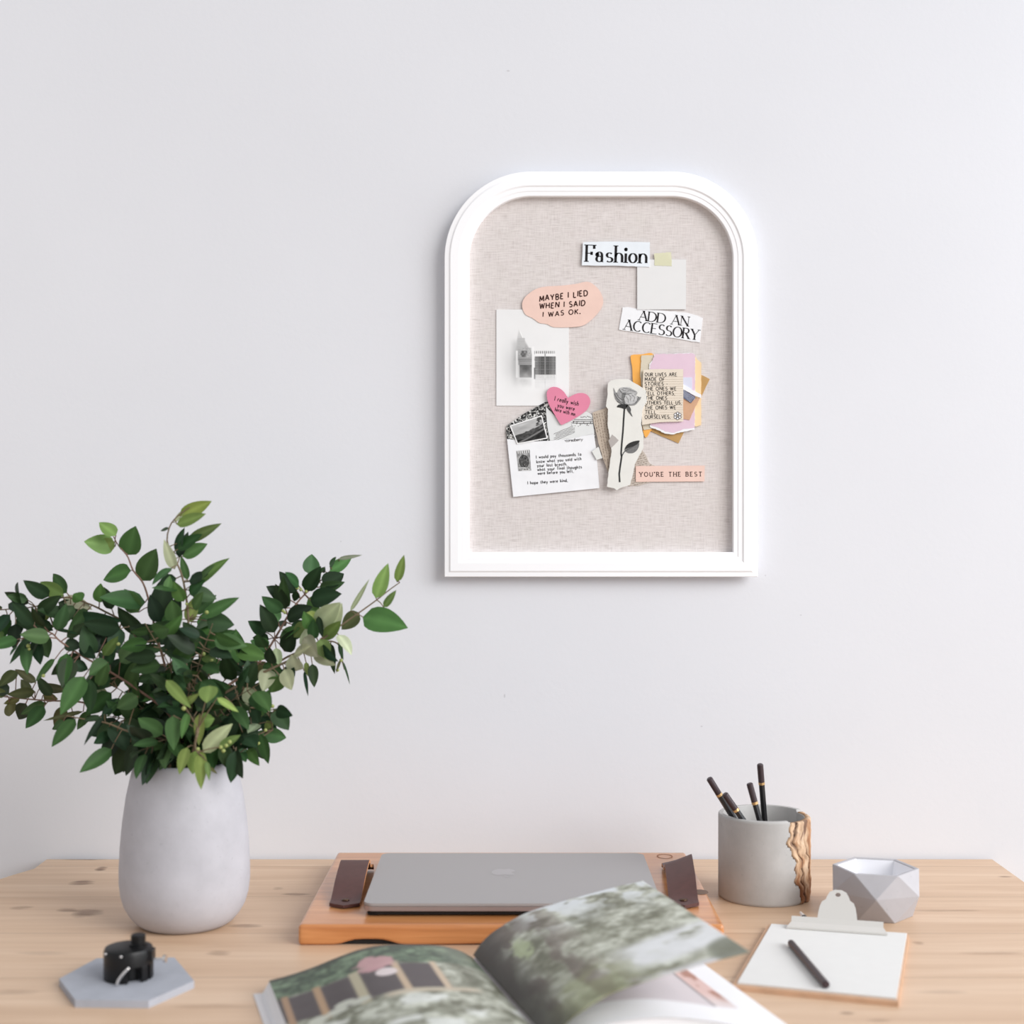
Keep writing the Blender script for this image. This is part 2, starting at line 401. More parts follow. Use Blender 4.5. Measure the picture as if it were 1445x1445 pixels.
def flat(name, polys, d, m, parent):          # printed shapes lying on a sheet
    V = []; Fc = []
    for poly in polys:
        i0 = len(V)
        for x, y in poly:
            p = wallp(x, y, LIN); V.append((p.x, -d, p.z))
        Fc.append(tuple(range(i0, i0 + len(poly))))
    return mk(name, V, Fc, m, parent)
def raster(name, quad_px, d, func, nu, nv, parent, m=PRINT):
    """printed picture: quad TL,TR,BR,BL in px; func(u,v)->srgb array"""
    TL, TR, BR, BL = [np.array(q, float) for q in quad_px]
    u, v = np.meshgrid(np.linspace(0, 1, nu), np.linspace(0, 1, nv))
    P = (TL * ((1 - u) * (1 - v))[..., None] + TR * (u * (1 - v))[..., None] + BR * (u * v)[..., None] + BL * ((1 - u) * v)[..., None]).reshape(-1, 2)
    V = [(lambda p: (p.x, -d, p.z))(wallp(x, y, LIN)) for x, y in P]
    Fc = [(j * nu + i, (j + 1) * nu + i, (j + 1) * nu + i + 1, j * nu + i + 1) for j in range(nv - 1) for i in range(nu - 1)]
    o = mk(name, V, Fc, m, parent); col = np.ones((nu * nv, 4)); col[:, :3] = srgb2lin(func(u, v)).reshape(-1, 3)
    ca = o.data.color_attributes.new('print', 'FLOAT_COLOR', 'POINT'); ca.data.foreach_set('color', col.ravel())
    return o

# ---- stroke lettering
def E(cx, cy, rx, ry, a0, a1):
    n = max(6, int(abs(a1 - a0) / 12))
    return [(cx + rx * math.cos(math.radians(a0 + (a1 - a0) * i / n)), cy + ry * math.sin(math.radians(a0 + (a1 - a0) * i / n))) for i in range(n + 1)]
def ln(*p): return list(p)
Bu = ln((0, 1), (.3, 1)) + E(.3, .76, .25, .24, 85, -85) + ln((.3, .52), (0, .52))
UP = {
 'A': (.8, [('t', ln((0, 0), (.4, 1))), ('T', ln((.4, 1), (.8, 0))), ('h', ln((.14, .34), (.66, .34)))]),
 'B': (.62, [ln((0, 0), (0, 1)), Bu, ln((0, .52), (.32, .52)) + E(.32, .26, .3, .26, 85, -85) + ln((.32, 0), (0, 0))]),
 'C': (.78, [E(.44, .5, .44, .5, 48, 312)]), 'D': (.78, [ln((0, 0), (0, 1)), ln((0, 1), (.28, 1)) + E(.28, .5, .5, .5, 85, -85) + ln((.28, 0), (0, 0))]),
 'E': (.58, [ln((0, 0), (0, 1)), ln((0, 1), (.54, 1)), ln((0, .52), (.44, .52)), ln((0, 0), (.58, 0))]),
 'F': (.56, [ln((0, 0), (0, 1)), ln((0, 1), (.56, 1)), ln((0, .52), (.44, .52))]),
 'G': (.8, [E(.44, .5, .44, .5, 48, 350), ln((.88, .42), (.5, .42))]), 'H': (.72, [ln((0, 0), (0, 1)), ln((.72, 0), (.72, 1)), ln((0, .52), (.72, .52))]),
 'I': (.04, [ln((.02, 0), (.02, 1))]), 'J': (.4, [ln((.4, 1), (.4, .25)) + E(.2, .25, .2, .25, 0, -150)]), 'K': (.66, [ln((0, 0), (0, 1)), ('t', ln((.6, 1), (0, .4))), ('T', ln((.2, .58), (.66, 0)))]),
 'L': (.54, [ln((0, 1), (0, 0)), ln((0, 0), (.54, 0))]), 'M': (.9, [('t', ln((0, 0), (.08, 1))), ('T', ln((.08, 1), (.45, .2))), ('t', ln((.45, .2), (.82, 1))), ('T', ln((.82, 1), (.9, 0)))]),
 'N': (.74, [('t', ln((0, 0), (0, 1))), ('T', ln((0, 1), (.74, 0))), ('t', ln((.74, 0), (.74, 1)))]), 'O': (.88, [E(.44, .5, .44, .5, 90, 450)]),
 'P': (.6, [ln((0, 0), (0, 1)), Bu]), 'R': (.68, [ln((0, 0), (0, 1)), Bu, ('T', ln((.26, .52), (.66, 0)))]),
 'S': (.6, [E(.3, .75, .26, .25, 35, 270) + E(.3, .25, .3, .25, 85, -145)]), 'T': (.72, [ln((.36, 0), (.36, 1)), ln((0, 1), (.72, 1))]),
 'U': (.68, [ln((0, 1), (0, .32)) + E(.34, .32, .34, .32, 190, 350) + ln((.68, .32), (.68, 1))]), 'V': (.76, [('T', ln((0, 1), (.38, 0))), ('t', ln((.38, 0), (.76, 1)))]),
 'W': (1.05, [('T', ln((0, 1), (.26, 0))), ('t', ln((.26, 0), (.52, .9))), ('T', ln((.52, .9), (.78, 0))), ('t', ln((.78, 0), (1.05, 1)))]),
 'Y': (.76, [('T', ln((0, 1), (.38, .45))), ('t', ln((.76, 1), (.38, .45))), ln((.38, .45), (.38, 0))]),
 '.': (.06, [('d', E(.04, .03, .03, .03, 0, 360))]), ',': (.08, [ln((.06, .06), (.0, -.16))]), "'": (.06, [('T', ln((.03, 1), (.03, .72)))]), '-': (.4, [ln((0, .45), (.4, .45))]), ' ': (.36, [])}
o_ = E(.25, .28, .25, .28, 0, 360)
LOW = {
 'a': (.5, [E(.25, .28, .25, .28, 20, 380), ln((.5, .56), (.5, 0))]), 'b': (.5, [ln((0, 1), (0, 0)), o_]), 'c': (.46, [E(.25, .28, .25, .28, 50, 310)]), 'd': (.5, [o_, ln((.5, 1), (.5, 0))]),
 'e': (.5, [ln((.02, .3), (.49, .3)) + E(.25, .28, .25, .28, 10, 310)]), 'f': (.36, [E(.3, .78, .17, .22, 40, 180) + ln((.13, 0)), ln((0, .55), (.34, .55))]),
 'g': (.5, [o_, ln((.5, .56), (.5, -.12)) + E(.25, -.12, .25, .2, 0, -150)]), 'h': (.46, [ln((0, 1), (0, 0)), E(.23, .32, .23, .24, 180, 0) + ln((.46, 0))]), 'i': (.04, [ln((.02, .56), (.02, 0)), ('d', E(.02, .8, .03, .03, 0, 360))]),
 'k': (.44, [ln((0, 1), (0, 0)), ln((.42, .55), (0, .2)), ln((.14, .3), (.44, 0))]), 'l': (.04, [ln((.02, 1), (.02, 0))]), 'm': (.8, [ln((0, .56), (0, 0)), E(.2, .34, .2, .22, 180, 0) + ln((.4, 0)), E(.6, .34, .2, .22, 180, 0) + ln((.8, 0))]),
 'n': (.46, [ln((0, .56), (0, 0)), E(.23, .32, .23, .24, 180, 0) + ln((.46, 0))]), 'o': (.5, [o_]), 'p': (.5, [ln((0, .56), (0, -.36)), o_]), 'r': (.34, [ln((0, .56), (0, 0)), E(.24, .3, .24, .26, 180, 60)]),
 's': (.4, [E(.2, .42, .18, .14, 35, 270) + E(.2, .14, .2, .14, 85, -145)]), 't': (.36, [ln((.16, .86), (.16, .12)) + E(.28, .12, .12, .12, 180, 300), ln((0, .58), (.34, .58))]),
 'u': (.46, [ln((0, .56), (0, .22)) + E(.23, .22, .23, .22, 180, 360) + ln((.46, .56)), ln((.46, .56), (.46, 0))]), 'v': (.44, [ln((0, .56), (.22, 0), (.44, .56))]), 'w': (.7, [ln((0, .56), (.17, 0), (.35, .5), (.53, 0), (.7, .56))]),
 'x': (.44, [ln((0, .56), (.44, 0)), ln((.44, .56), (0, 0))]), 'y': (.46, [ln((0, .56), (.23, .04)), ln((.46, .56), (.1, -.36))])}
GL = dict(LOW); GL.update(UP)
DID = dict(GL)
DID['F'] = (.46, [ln((0, 0), (0, 1)), ln((0, 1), (.52, 1)), ln((.52, 1), (.54, .78)), ln((0, .5), (.36, .5)), ln((.36, .6), (.36, .4))])
DID['a'] = (.5, [E(.22, .4, .18, .19, 160, 10) + ln((.41, .09)) + E(.47, .09, .06, .08, 180, 300), E(.22, .17, .2, .17, 60, 320), ('d', E(.07, .43, .045, .045, 0, 360))])
def ribbon(pts, wf, V, Fc):
    n = len(pts)
    if n < 2: return
    i0 = len(V)
    for i in range(n):
        a = pts[max(i - 1, 0)]; b = pts[min(i + 1, n - 1)]
        tx, ty = b[0] - a[0], b[1] - a[1]; L = math.hypot(tx, ty) or 1; tx /= L; ty /= L
        w = wf(tx, ty) / 2
        V.append((pts[i][0] - ty * w, pts[i][1] + tx * w)); V.append((pts[i][0] + ty * w, pts[i][1] - tx * w))
    for i in range(n - 1): Fc.append((i0 + 2 * i, i0 + 2 * i + 1, i0 + 2 * i + 3, i0 + 2 * i + 2))
def text_geo(lines, style, wt=0.1, slant=0.0, gap=0.18, jit=0.0):
    """lines: (text, x0,y0, x1,y1, cap px); returns V (px), F"""
    V = []; Fc = []
    glyphs = DID if style == 'didone' else GL
    for text, x0, y0, x1, y1, cap in lines:
        adv = 0; items = []
        for ch in text:
            g = glyphs.get(ch) or glyphs.get(ch.upper()) or glyphs[' ']
            items.append((g, adv)); adv += g[0] + gap
        total = max(adv - gap, .05); L = math.hypot(x1 - x0, y1 - y0); sx = L / total
        ex = ((x1 - x0) / L, (y1 - y0) / L); ey = (ex[1], -ex[0])
        hair = (0.05 if cap > 16 else 0.062) * cap if style == 'didone' else 0.03 * cap; thick = wt * cap
        for g, ax in items:
            jy = random.uniform(-jit, jit) * cap; jr = random.uniform(-jit, jit) * .8
            for st in g[1]:
                mode = ''
                if isinstance(st, tuple): mode, st = st
                loc = [((px * 1.0 + ax) * sx + (slant + jr) * py * cap, py * cap + jy) for px, py in st]
                # subdivide straight strokes
                q = []
                for a, b in zip(loc, loc[1:]): q += [a, ((a[0] + b[0]) / 2, (a[1] + b[1]) / 2)]
                q.append(loc[-1])
                if style == 'didone':
                    if mode in 'tT' and mode: wf = (lambda w: (lambda tx, ty: w))(hair if mode == 't' else thick)
                    elif mode == 'h': wf = lambda tx, ty: hair
                    elif mode == 'd': wf = lambda tx, ty: thick * 1.1
                    else: wf = lambda tx, ty: hair + (thick - hair) * abs(ty) ** 1.6
                else: wf = lambda tx, ty: thick
                v0 = len(V); ribbon(q, wf, V, Fc)
                if style in ('didone', 'slab') and mode != 'd' and mode != 'h':
                    for (e, o2) in ((st[0], st[1]), (st[-1], st[-2])):
                        if abs(e[1] - o2[1]) > .15 and (abs(e[1]) < .01 or abs(e[1] - 1) < .01) and len(st) <= 3:
                            cxx = (e[0] + ax) * sx + slant * e[1] * cap; hw = cap * (.15 if style == 'didone' else .16); sw = hair if style == 'didone' else thick * .8
                            ribbon([(cxx - hw, e[1] * cap + jy), (cxx + hw, e[1] * cap + jy)], lambda tx, ty: sw, V, Fc)
                for i in range(v0, len(V)):
                    lx, ly = V[i]; V[i] = (x0 + ex[0] * lx + ey[0] * ly, y0 + ex[1] * lx + ey[1] * ly)
    return V, Fc
def letter(parent, lines, m=INK, style='pen', name='lettering', **kw):
    V, Fc = text_geo(lines, style, **kw); d = parent['top'] + 0.00012
    W = [(lambda p: (p.x, -d, p.z))(wallp(x, y, LIN)) for x, y in V]
    return mk(name, W, Fc, m, parent)
def ribs(parent, strokes, w, m, name, d=None):
    V = []; Fc = []
    for s in strokes: ribbon(s, lambda a, b: w, V, Fc)
    d = d or parent['top'] + 0.00012
    return mk(name, [(lambda p: (p.x, -d, p.z))(wallp(x, y, LIN)) for x, y in V], Fc, m, parent)

# Fashion
o = sheet('magazine_clipping', jag([(822.5, 342.3), (861, 341.2), (917, 342.5), (916.3, 377.4), (880, 375.8), (862.5, 375.3), (821, 375)], .25, 6), 2, P_CLIP, 'white magazine clipping with the word Fashion in large black serif letters', 'clipping')
letter(o, [('Fashion', 827.2, 369.3, 911.5, 371.8, 23)], style='didone', wt=.155, gap=.235)
# square note + tape
o = sheet('square_note', [(899, 366.6), (968, 366.6), (967.8, 436.8), (899, 437)], 1, P_NOTE, 'blank pale grey square note under the tape beside the Fashion clipping', 'note')
sheet('tape_piece', jag([(922.8, 358), (946.8, 356.3), (947.7, 376), (923.5, 375)], .4, 3), 2, TAPE, 'pale yellow tape piece over the top edge of the blank square note', 'tape', th=.0003)
# add an accessory
o = sheet('magazine_clipping', jag([(878.5, 434), (886, 433.5), (894.5, 435.2), (930, 438), (971.5, 442), (980, 444.5), (991.8, 449.3), (989.5, 466), (987.5, 483.5), (930, 474), (873.4, 465.3), (876, 450)], .35, 5), 0, P_WHITE, 'torn white clipping reading ADD AN ACCESSORY tilted below the square note', 'clipping')
letter(o, [('ADD AN', 901.5, 451.6, 970.5, 460.4, 13.2), ('ACCESSORY', 880.5, 465.0, 984.5, 480.0, 14.2)], style='didone', wt=.165, gap=.17)
# maybe i lied
mb = [(736.7, 430.8), (741, 419.6), (754.7, 409), (769.7, 404.7), (792, 403.4), (812, 401), (828.2, 397.8), (838, 402.2), (846.9, 412), (851.2, 425.9), (845.6, 439.6), (829.4, 455.7), (814.5, 461.3), (783.4, 462), (772, 457.6), (761, 455.7), (752.2, 449.5), (741, 443.3)]
o = sheet('paper_cutout', smooth_loop(mb, 90), 1, P_PEACH, 'peach rounded paper cutout with hand-lettered MAYBE I LIED message', 'paper cutout')
letter(o, [('MAYBE I LIED', 761.5, 425.6, 829, 417.4, 7.6), ('WHEN I SAID', 761.5, 436.2, 825, 431.4, 7.4), ('I WAS OK.', 766, 447.6, 818.5, 443.2, 6.6)], BROWN_INK, wt=.21, slant=.12, gap=.40, jit=.07)
# skyline photo
def skyline(u, v):
    x = u * 102; y = v * 135.6
    g = np.full(u.shape, 229.0) + 6 * v + 4 * (fbm(u * 5, v * 6) - .5)
    fade = sst(118, 96, y + 14 * (fbm(u * 9, v * 9 + 5) - .5))
    def blk(x0, x1, y0, y1, val, pat=None, soft=.8):
        nonlocal g
        mk_ = sst(x0 - soft, x0 + soft, x) * sst(x1 + soft, x1 - soft, x) * sst(y0 - soft, y0 + soft, y) * sst(y1 + soft, y1 - soft, y)
        vv = val if pat is None else val + pat
        g = g * (1 - mk_ * fade) + vv * mk_ * fade
    # far tower with pointed top
    sp = sst(28, 58, y) * .5; tri = sst(0, 2.5, x - 30 + sp * 2 + (y - 28).clip(0) * .13) * sst(0, 3.5, 33 + (y - 28).clip(0) * .55 - x) * sst(22, 34, y)
    g = g * (1 - tri * (y < 72) * (.10 + .16 * sst(30, 62, y)) * (.75 + .5 * fbm(u * 14, v * 20)))
    ln_ = sst(.9, .3, np.abs(x - 33 - (y - 30) * .42)) * sst(28, 33, y) * sst(47, 43, y); g = g * (1 - ln_) + 246 * ln_
    blk(23, 30, 44, 108, 204, None, 5); blk(30, 40, 40, 66, 188, 10 * np.sign(np.sin(y * 3)))
    blk(27.5, 30, 58, 96, 245); blk(31, 49, 54, 70, 176, 40 * (vn(x * .6, y * .6) - .5)); blk(34, 43, 58, 67, 120, 120 * (vn(x * .35, y * .35) - .4))
    blk(31, 50, 68, 78, 150, 26 * np.sign(np.sin(y * 2.4))); blk(32.5, 50, 78, 96, 96, 60 * (fbm(x * .12, y * .12) - .4) + (y - 78) * 2.2)
    blk(50, 53.2, 52, 112, 238, None, .5); blk(53.5, 82, 58.5, 63, 178, 40 * np.sign(np.sin(x * 2.2))); blk(54, 84, 62, 66, 236)
    blk(54, 83.5, 66, 92, 58, 62 * ((np.sin(x * 3.05) > .45) | (np.sin(y * 2.85) > .6)) + 50 * sst(62, 54, x) + 30 * sst(74, 82, x), .5)
    blk(67.8, 69.3, 62, 118, 150, None, .4); blk(54, 83.5, 92, 98, 206, 30 * np.sign(np.sin(x * 3.05))); blk(54, 83.5, 97, 112, 188, 36 * ((np.sin(x * 3.05) > .2) | (np.sin(y * 2.85) > .3)), 1.5)
    blk(53, 54.5, 82, 98, 90); blk(33, 49, 98, 108, 190, 60 * (fbm(x * .15, y * .15 + 3) - .5), 4)
    mist = np.exp(-((y - 104) / 12) ** 2) * .75 * fbm(u * 7, v * 5 + 2); g = g * (1 - mist) + 238 * mist
    lm = np.exp(-((x - 26) / 16) ** 2 - ((y - 78) / 26) ** 2) * .12; g = g * (1 - lm)
    return np.stack([g, g, g * 1.002], -1)
o = sheet('photo_print', [(700.5, 437), (802.7, 437), (802.7, 572.6), (700.5, 572.6)], 0, P_NOTE, 'black and white photo print of misty city towers on the linen', 'photo', th=STEP * .95)
raster('picture', [(700.5, 437), (802.7, 437), (802.7, 572.6), (700.5, 572.6)], o['top'] + .0001, skyline, 205, 272, o)
# envelope
env = empty('envelope', wallp(780, 701, LIN), 'open white envelope with black swirl lining and handwritten note', 'envelope')
env['top'] = dlev(2) + STEP * .95
fl_ = sheet('flap', [(715.8, 622), (714.2, 609.7), (715.0, 601), (739.8, 583.6), (769.7, 567.4), (774, 567.3), (778, 572), (836, 600), (840, 616), (838, 622)], 1, LINER, parent=env); fl_['label'] = 'black and white swirl lining of the flap'
pk = sheet('pocket', [(715.5, 619.7), (730, 621.5), (755, 623), (776, 622), (806, 619), (838, 612), (841, 634.6), (845.7, 688.8), (724.2, 701.3)], 2, P_WHITE, parent=env)
def stampf(u, v):
    g = 150 + 120 * (fbm(u * 7, v * 9, 5) - .5); e = ((u - .5) / .36) ** 2 + ((v - .56) / .3) ** 2
    g = np.where(e < 1, 70 + 150 * (fbm(u * 12, v * 14) - .45), g); g = np.where(np.abs(e - 1) < .12, 45, g)
    g = np.where((v < .16), 215 - 110 * (np.sin(u * 40) > .2) * (v > .04), g); g = np.where((v > .84) & (np.abs(v - .9) > .02), 200 - 90 * (fbm(u * 20, v * 20) > .5), g)
    return np.stack([g, g, g], -1)
st = raster('stamp', [(728.6, 635.9), (747.3, 634), (749.5, 664), (731.7, 664.6)], pk['top'] + .00025, stampf, 60, 90, env)
st['label'] = 'dark grey printed postage stamp'
letter(env, [('I would pay thousands to', 756.8, 647.2, 820, 642.9, 4.3), ('know what you said with', 757.3, 653.6, 820, 649.4, 4.3), ('your last breath,', 758.2, 659.3, 800, 656.8, 4.3), ('what your final thoughts', 758.5, 664.8, 820.8, 660.8, 4.3), ('were before you left.', 759, 670, 809, 667, 4.3), ('I hope they were kind.', 744.8, 683.6, 800.8, 680, 4.3)], INK, wt=.19, gap=.34, jit=.05)
letter(env, [('-cansdberry', 796, 623.8, 822, 621.8, 4)], INK_SOFT, wt=.16, gap=.05, slant=.2)
# sheet of music / handwriting tucked in
o = sheet('music_sheet', jag([(770, 574), (786, 590), (800, 588), (812, 583), (828, 581), (836, 586), (837, 600), (838.5, 612), (806, 619), (776, 621.8), (772, 600)], .3, 5), 2, P_MUSIC, 'pale sheet with printed staves tucked into the envelope behind the heart', 'sheet music')
sts = []
for k in range(6):
    a = np.array((781.5, 612.5 + k * 2.0)); b = np.array((811, 600 + k * 2.0)); t = (b - a)
    sts.append([tuple(a + t * i / 12 + np.array((0, random.uniform(-.25, .25)))) for i in range(13) if random.random() > .12])
ribs(o, sts, .55, INK_SOFT, 'stave_lines'); sts = []
for k in range(3): sts.append([(806 + k * 2, 597 + k * .2 - k * 2.6), (836.5, 598 - k * 2.7)])
for k in range(13):
    x = 806 + k * 2.4; y = 598 + random.uniform(-1, 4); sts.append([(x, y), (x + .9, y + .3)]); sts.append([(x + .8, y), (x + .9, y - 3)]) if k % 2 else None
for k in range(9): x = 819 + k * 1.8; y = 588.5 + random.uniform(-1.2, 1.5); sts.append([(x, y), (x + 1.4, y + .4)])
ribs(o, sts, .8, INK_SOFT, 'note_marks')
# landscape postcard
def landscape(u, v):
    g = 188 - 40 * v + 50 * (fbm(u * 3, v * 7) - .5)
    hill = .56 - .18 * u + .10 * (fbm(u * 5, u * 0 + 3) - .5); g = np.where(v > hill, 66 + 46 * (fbm(u * 10, v * 14) - .5) + 30 * u * (fbm(u * 14, v * 14 + 4) > .55), g)
    g = np.where(v > .78 - .22 * u + .08 * np.sin(u * 5), 40 + 80 * (fbm(u * 8 + v * 5, v * 6) - .4), g); g = np.where(np.abs(v - (.98 - .42 * u)) < .035, 120, g)
    tree = (fbm(u * 14, v * 14 + 9) > .52) & (u > .82 - .2 * v) & (v < .45); g = np.where(tree, 70, g)
    e = np.minimum(np.minimum(u, 1 - u) * 1.3, np.minimum(v, 1 - v)); g = np.where(e < .045, 240, g)
    return np.stack([g, g, g], -1)
q = [(719.3, 601), (764.7, 586), (772.8, 619), (729.9, 627)]
o = sheet('photo_print', q, 3, P_WHITE, 'small black and white landscape photo tilted out of the envelope', 'photo')
raster('picture', q, o['top'] + .0001, landscape, 110, 80, o)
# heart
hpx = [[(975, 1140), (955, 1108), (920, 1062), (870, 1026), (815, 1014), (770, 1026), (745, 1055), (734, 1090), (742, 1160), (772, 1240), (830, 1340), (872, 1412), (893, 1440)],
       [(905, 1445), (945, 1426), (1040, 1378), (1130, 1322), (1190, 1272), (1220, 1215), (1226, 1170), (1212, 1128), (1180, 1098), (1135, 1084), (1080, 1088), (1020, 1112)]]
hs = []
for seg_ in hpx: hs += [(680 + p.x / 8.03, 420 + p.y / 8.03) for p in spline([(a, b, 0) for a, b in seg_], 36)]
o = sheet('paper_heart', hs, 4, P_PINKH, 'pink paper heart with small black handwriting above the envelope', 'paper heart')
letter(o, [('I really wish', 782.3, 565.5, 815.5, 573, 6.4), ('you were', 786.5, 574.6, 810, 580, 6.0), ('here with me.', 782.7, 580.3, 812, 587.6, 5.6)], INK, wt=.14, gap=.32)
# newspaper scraps
def news_lines(poly, ang, gapp, m, parent, w=.5):
    ca, sa = math.cos(ang), math.sin(ang); pts = np.array(poly, float)
    def inside(x, y):
        c = False; n = len(poly)
        for i in range(n):
            (xa, ya), (xb, yb2) = poly[i], poly[(i + 1) % n]
            if (ya > y) != (yb2 > y) and x < (xb - xa) * (y - ya) / (yb2 - ya) + xa: c = not c
        return c
    cen = pts.mean(0); R = 60; sts = []
    for k in range(-int(R / gapp), int(R / gapp)):
        t = -R
        while t < R:
            L = random.uniform(1.4, 4.0)
            a = (cen[0] + ca * t - sa * k * gapp, cen[1] + sa * t + ca * k * gapp); b = (a[0] + ca * L, a[1] + sa * L)
            if inside(*a) and inside(*b):
                n = max(4, int(L / .8)); sts.append([(a[0] + (b[0] - a[0]) * i / n + -sa * random.uniform(-.95, .95), a[1] + (b[1] - a[1]) * i / n + ca * random.uniform(-.95, .95)) for i in range(n + 1)])
            t += L + random.uniform(.9, 2.2)
    ribs(parent, sts, w, m, 'print_lines')
nl = [(835.8, 582.7), (856, 575), (866, 600), (866, 660), (857.5, 666), (851, 648), (843.5, 622), (838.5, 601)]
o = sheet('newspaper_scrap', jag(nl, .35, 4), 2.9, P_NEWS, 'torn tan newspaper scrap along the left side of the rose cutout', 'newspaper scrap')
news_lines([(837.5, 584), (855, 577.5), (863, 600), (863, 656), (857.5, 662), (852.5, 648), (845.5, 622), (840, 601)], math.radians(80), 3.7, NEWS_INK, o, .6)
nr = [(905, 633), (910.7, 641), (916.8, 654), (930, 660), (917, 680.7), (901.5, 685.5), (887, 685.5), (880, 660)]
o = sheet('newspaper_scrap', jag(nr, .35, 4), 0, P_NEWS2, 'pale newspaper scrap poking out behind the YOU\'RE THE BEST strip', 'newspaper scrap')
news_lines(nr, math.radians(-14), 3.1, NEWS_INK, o, .55)
sheet('paper_scrap', jag([(835, 637), (844.3, 630.7), (850, 646.5), (841.7, 649.3)], .3, 4), 4, P_SCRAP, 'small blank white paper scrap at the right edge of the envelope', 'paper scrap')
# collage
kp = [(950, 508), (989.6, 529), (1001.5, 535), (957.4, 625.6), (919, 609)]
sheet('kraft_paper', jag(kp, .2, 6), 0, P_KRAFT, 'brown kraft paper tilted at the bottom layer of the pastel collage', 'paper')
sheet('orange_paper', smooth_loop([(889.7, 505), (892, 501), (905, 500.3), (922, 500.3), (924, 530), (920, 600), (917.5, 609), (911, 617.5), (906.5, 604), (905, 575), (901, 548), (893.5, 541), (892, 520)], 60), 1, P_ORANGE, 'torn orange paper at the left edge of the pastel collage', 'paper')
sheet('cream_paper', jag([(962, 503), (981, 503.5), (984, 508), (989.3, 512), (989.2, 600), (982.5, 602), (962, 600)], .25, 4), 1, P_CREAM, 'cream paper strip showing along the right of the pink paper', 'paper')
sheet('beige_paper', jag([(904.8, 502), (921, 501.2), (935, 505), (940, 560), (940, 602), (908, 607), (905, 598), (906.5, 560), (903, 530)], .4, 4), 2, P_BEIGE, 'torn beige paper showing at the upper left of the pink paper', 'paper')
pk_in = [(924.2, 500.2), (976.5, 498.8), (980.4, 501), (979.7, 604), (965, 605.5), (957.5, 608.5), (951, 611), (938, 609), (930, 604.5), (917.5, 600), (917, 516), (922.5, 504)]
pk_out = [(922.6, 500.6), (976.7, 498.5), (980.6, 501), (979.8, 606.5), (966, 609), (957.5, 611), (951, 613), (938, 612), (929, 607.5), (917, 603), (915.8, 514), (921.6, 508)]
o = sheet('pink_paper', jag(pk_out, .5, 2.5), 3, P_WHITE, 'pink paper with white torn bottom edge behind the lined note', 'paper')
flat('pink_face', [jag(pk_in, .45, 2.5)], o['top'] + .0001, P_PINK, o)['label'] = 'pink printed face'
sheet('tan_paper', jag([(962, 559), (974.5, 567), (988, 560), (979, 578), (972.5, 593), (962, 591)], .3, 4), 4, P_TAN, 'torn tan paper under the navy striped scrap', 'paper')
sheet('lavender_paper', [(962, 533), (976, 533), (976, 550), (962, 544)], 4, P_LAV, 'pale lavender paper corner right of the lined note', 'paper')
o = sheet('paper_strip', jag([(961, 541.5), (972, 548), (989, 557.5), (988.4, 562), (980, 559), (961, 549)], .3, 3), 5, P_WHITE, 'white torn paper strip slanting right of the lined note', 'paper strip')
o = sheet('striped_paper', [(961, 548.6), (980.6, 561.2), (974.5, 569.2), (961, 560.5)], 5, P_NAVY, 'navy grey striped paper scrap right of the lined note', 'paper scrap')
ribs(o, [[(963.6 + k * .1, 551.6 + k * 1.7), (979 - k * 1.3, 561.6 + k * 1.55)] for k in range(5)], .35, P_LAV, 'stripes')
ln_p = [(907.5, 522.5), (930, 521.3), (963.3, 521.5), (963.4, 595), (930, 596.3), (905.5, 600), (905.8, 560)]
o = sheet('lined_note', jag(ln_p, .2, 6), 6, P_LINED, 'beige lined note reading OUR LIVES ARE MADE OF STORIES', 'note')
ribs(o, [[(908.5, 532.6 + k * 6.62), (962.9, 532.4 + k * 6.62)] for k in range(10)] + [[(930, 536 + k * 6.62), (962.9, 535.8 + k * 6.62)] for k in range(9)], .38, RULE, 'ruled_lines')
tl = [('OUR LIVES ARE', 680, 1020), ('MADE OF', 680, 890), ('STORIES -', 680, 925), ('THE ONES WE', 682, 1015), ('TELL OTHERS,', 682, 1000), ('THE ONES', 690, 915), ('OTHERS TELL US,', 685, 1070), ('THE ONES WE', 680, 1010), ('TELL', 682, 800), ('OURSELVES.', 680, 950)]
letter(o, [(t, 820 + a / 7.605, 531.6 + i * 6.62, 820 + b / 7.605, 531.4 + i * 6.62, 4.7) for i, (t, a, b) in enumerate(tl)], INK, wt=.17, gap=.34, jit=.06)
fx, fy = 955.4, 587.3
fs = [[(fx + 3.5 * math.cos(a) + 2.1 * math.cos(2 * PI * k / 12), fy + 3.5 * math.sin(a) + 2.1 * math.sin(2 * PI * k / 12)) for k in range(13)] for a in [(-PI / 2 + 2 * PI * j / 6) for j in range(6)]]
fs.append([(fx + 1.5 * math.cos(2 * PI * k / 12), fy + 1.5 * math.sin(2 * PI * k / 12)) for k in range(13)])
flat('flower_petals', [[(fx + 3.5 * math.cos(a) + 2 * math.cos(2 * PI * k / 12), fy + 3.5 * math.sin(a) + 2 * math.sin(2 * PI * k / 12)) for k in range(12)] for a in [(-PI / 2 + 2 * PI * j / 6) for j in range(6)]], o['top'] + .0001, P_WHITE, o)
ribs(o, fs, .7, INK_SOFT, 'flower_drawing', o['top'] + .0002)
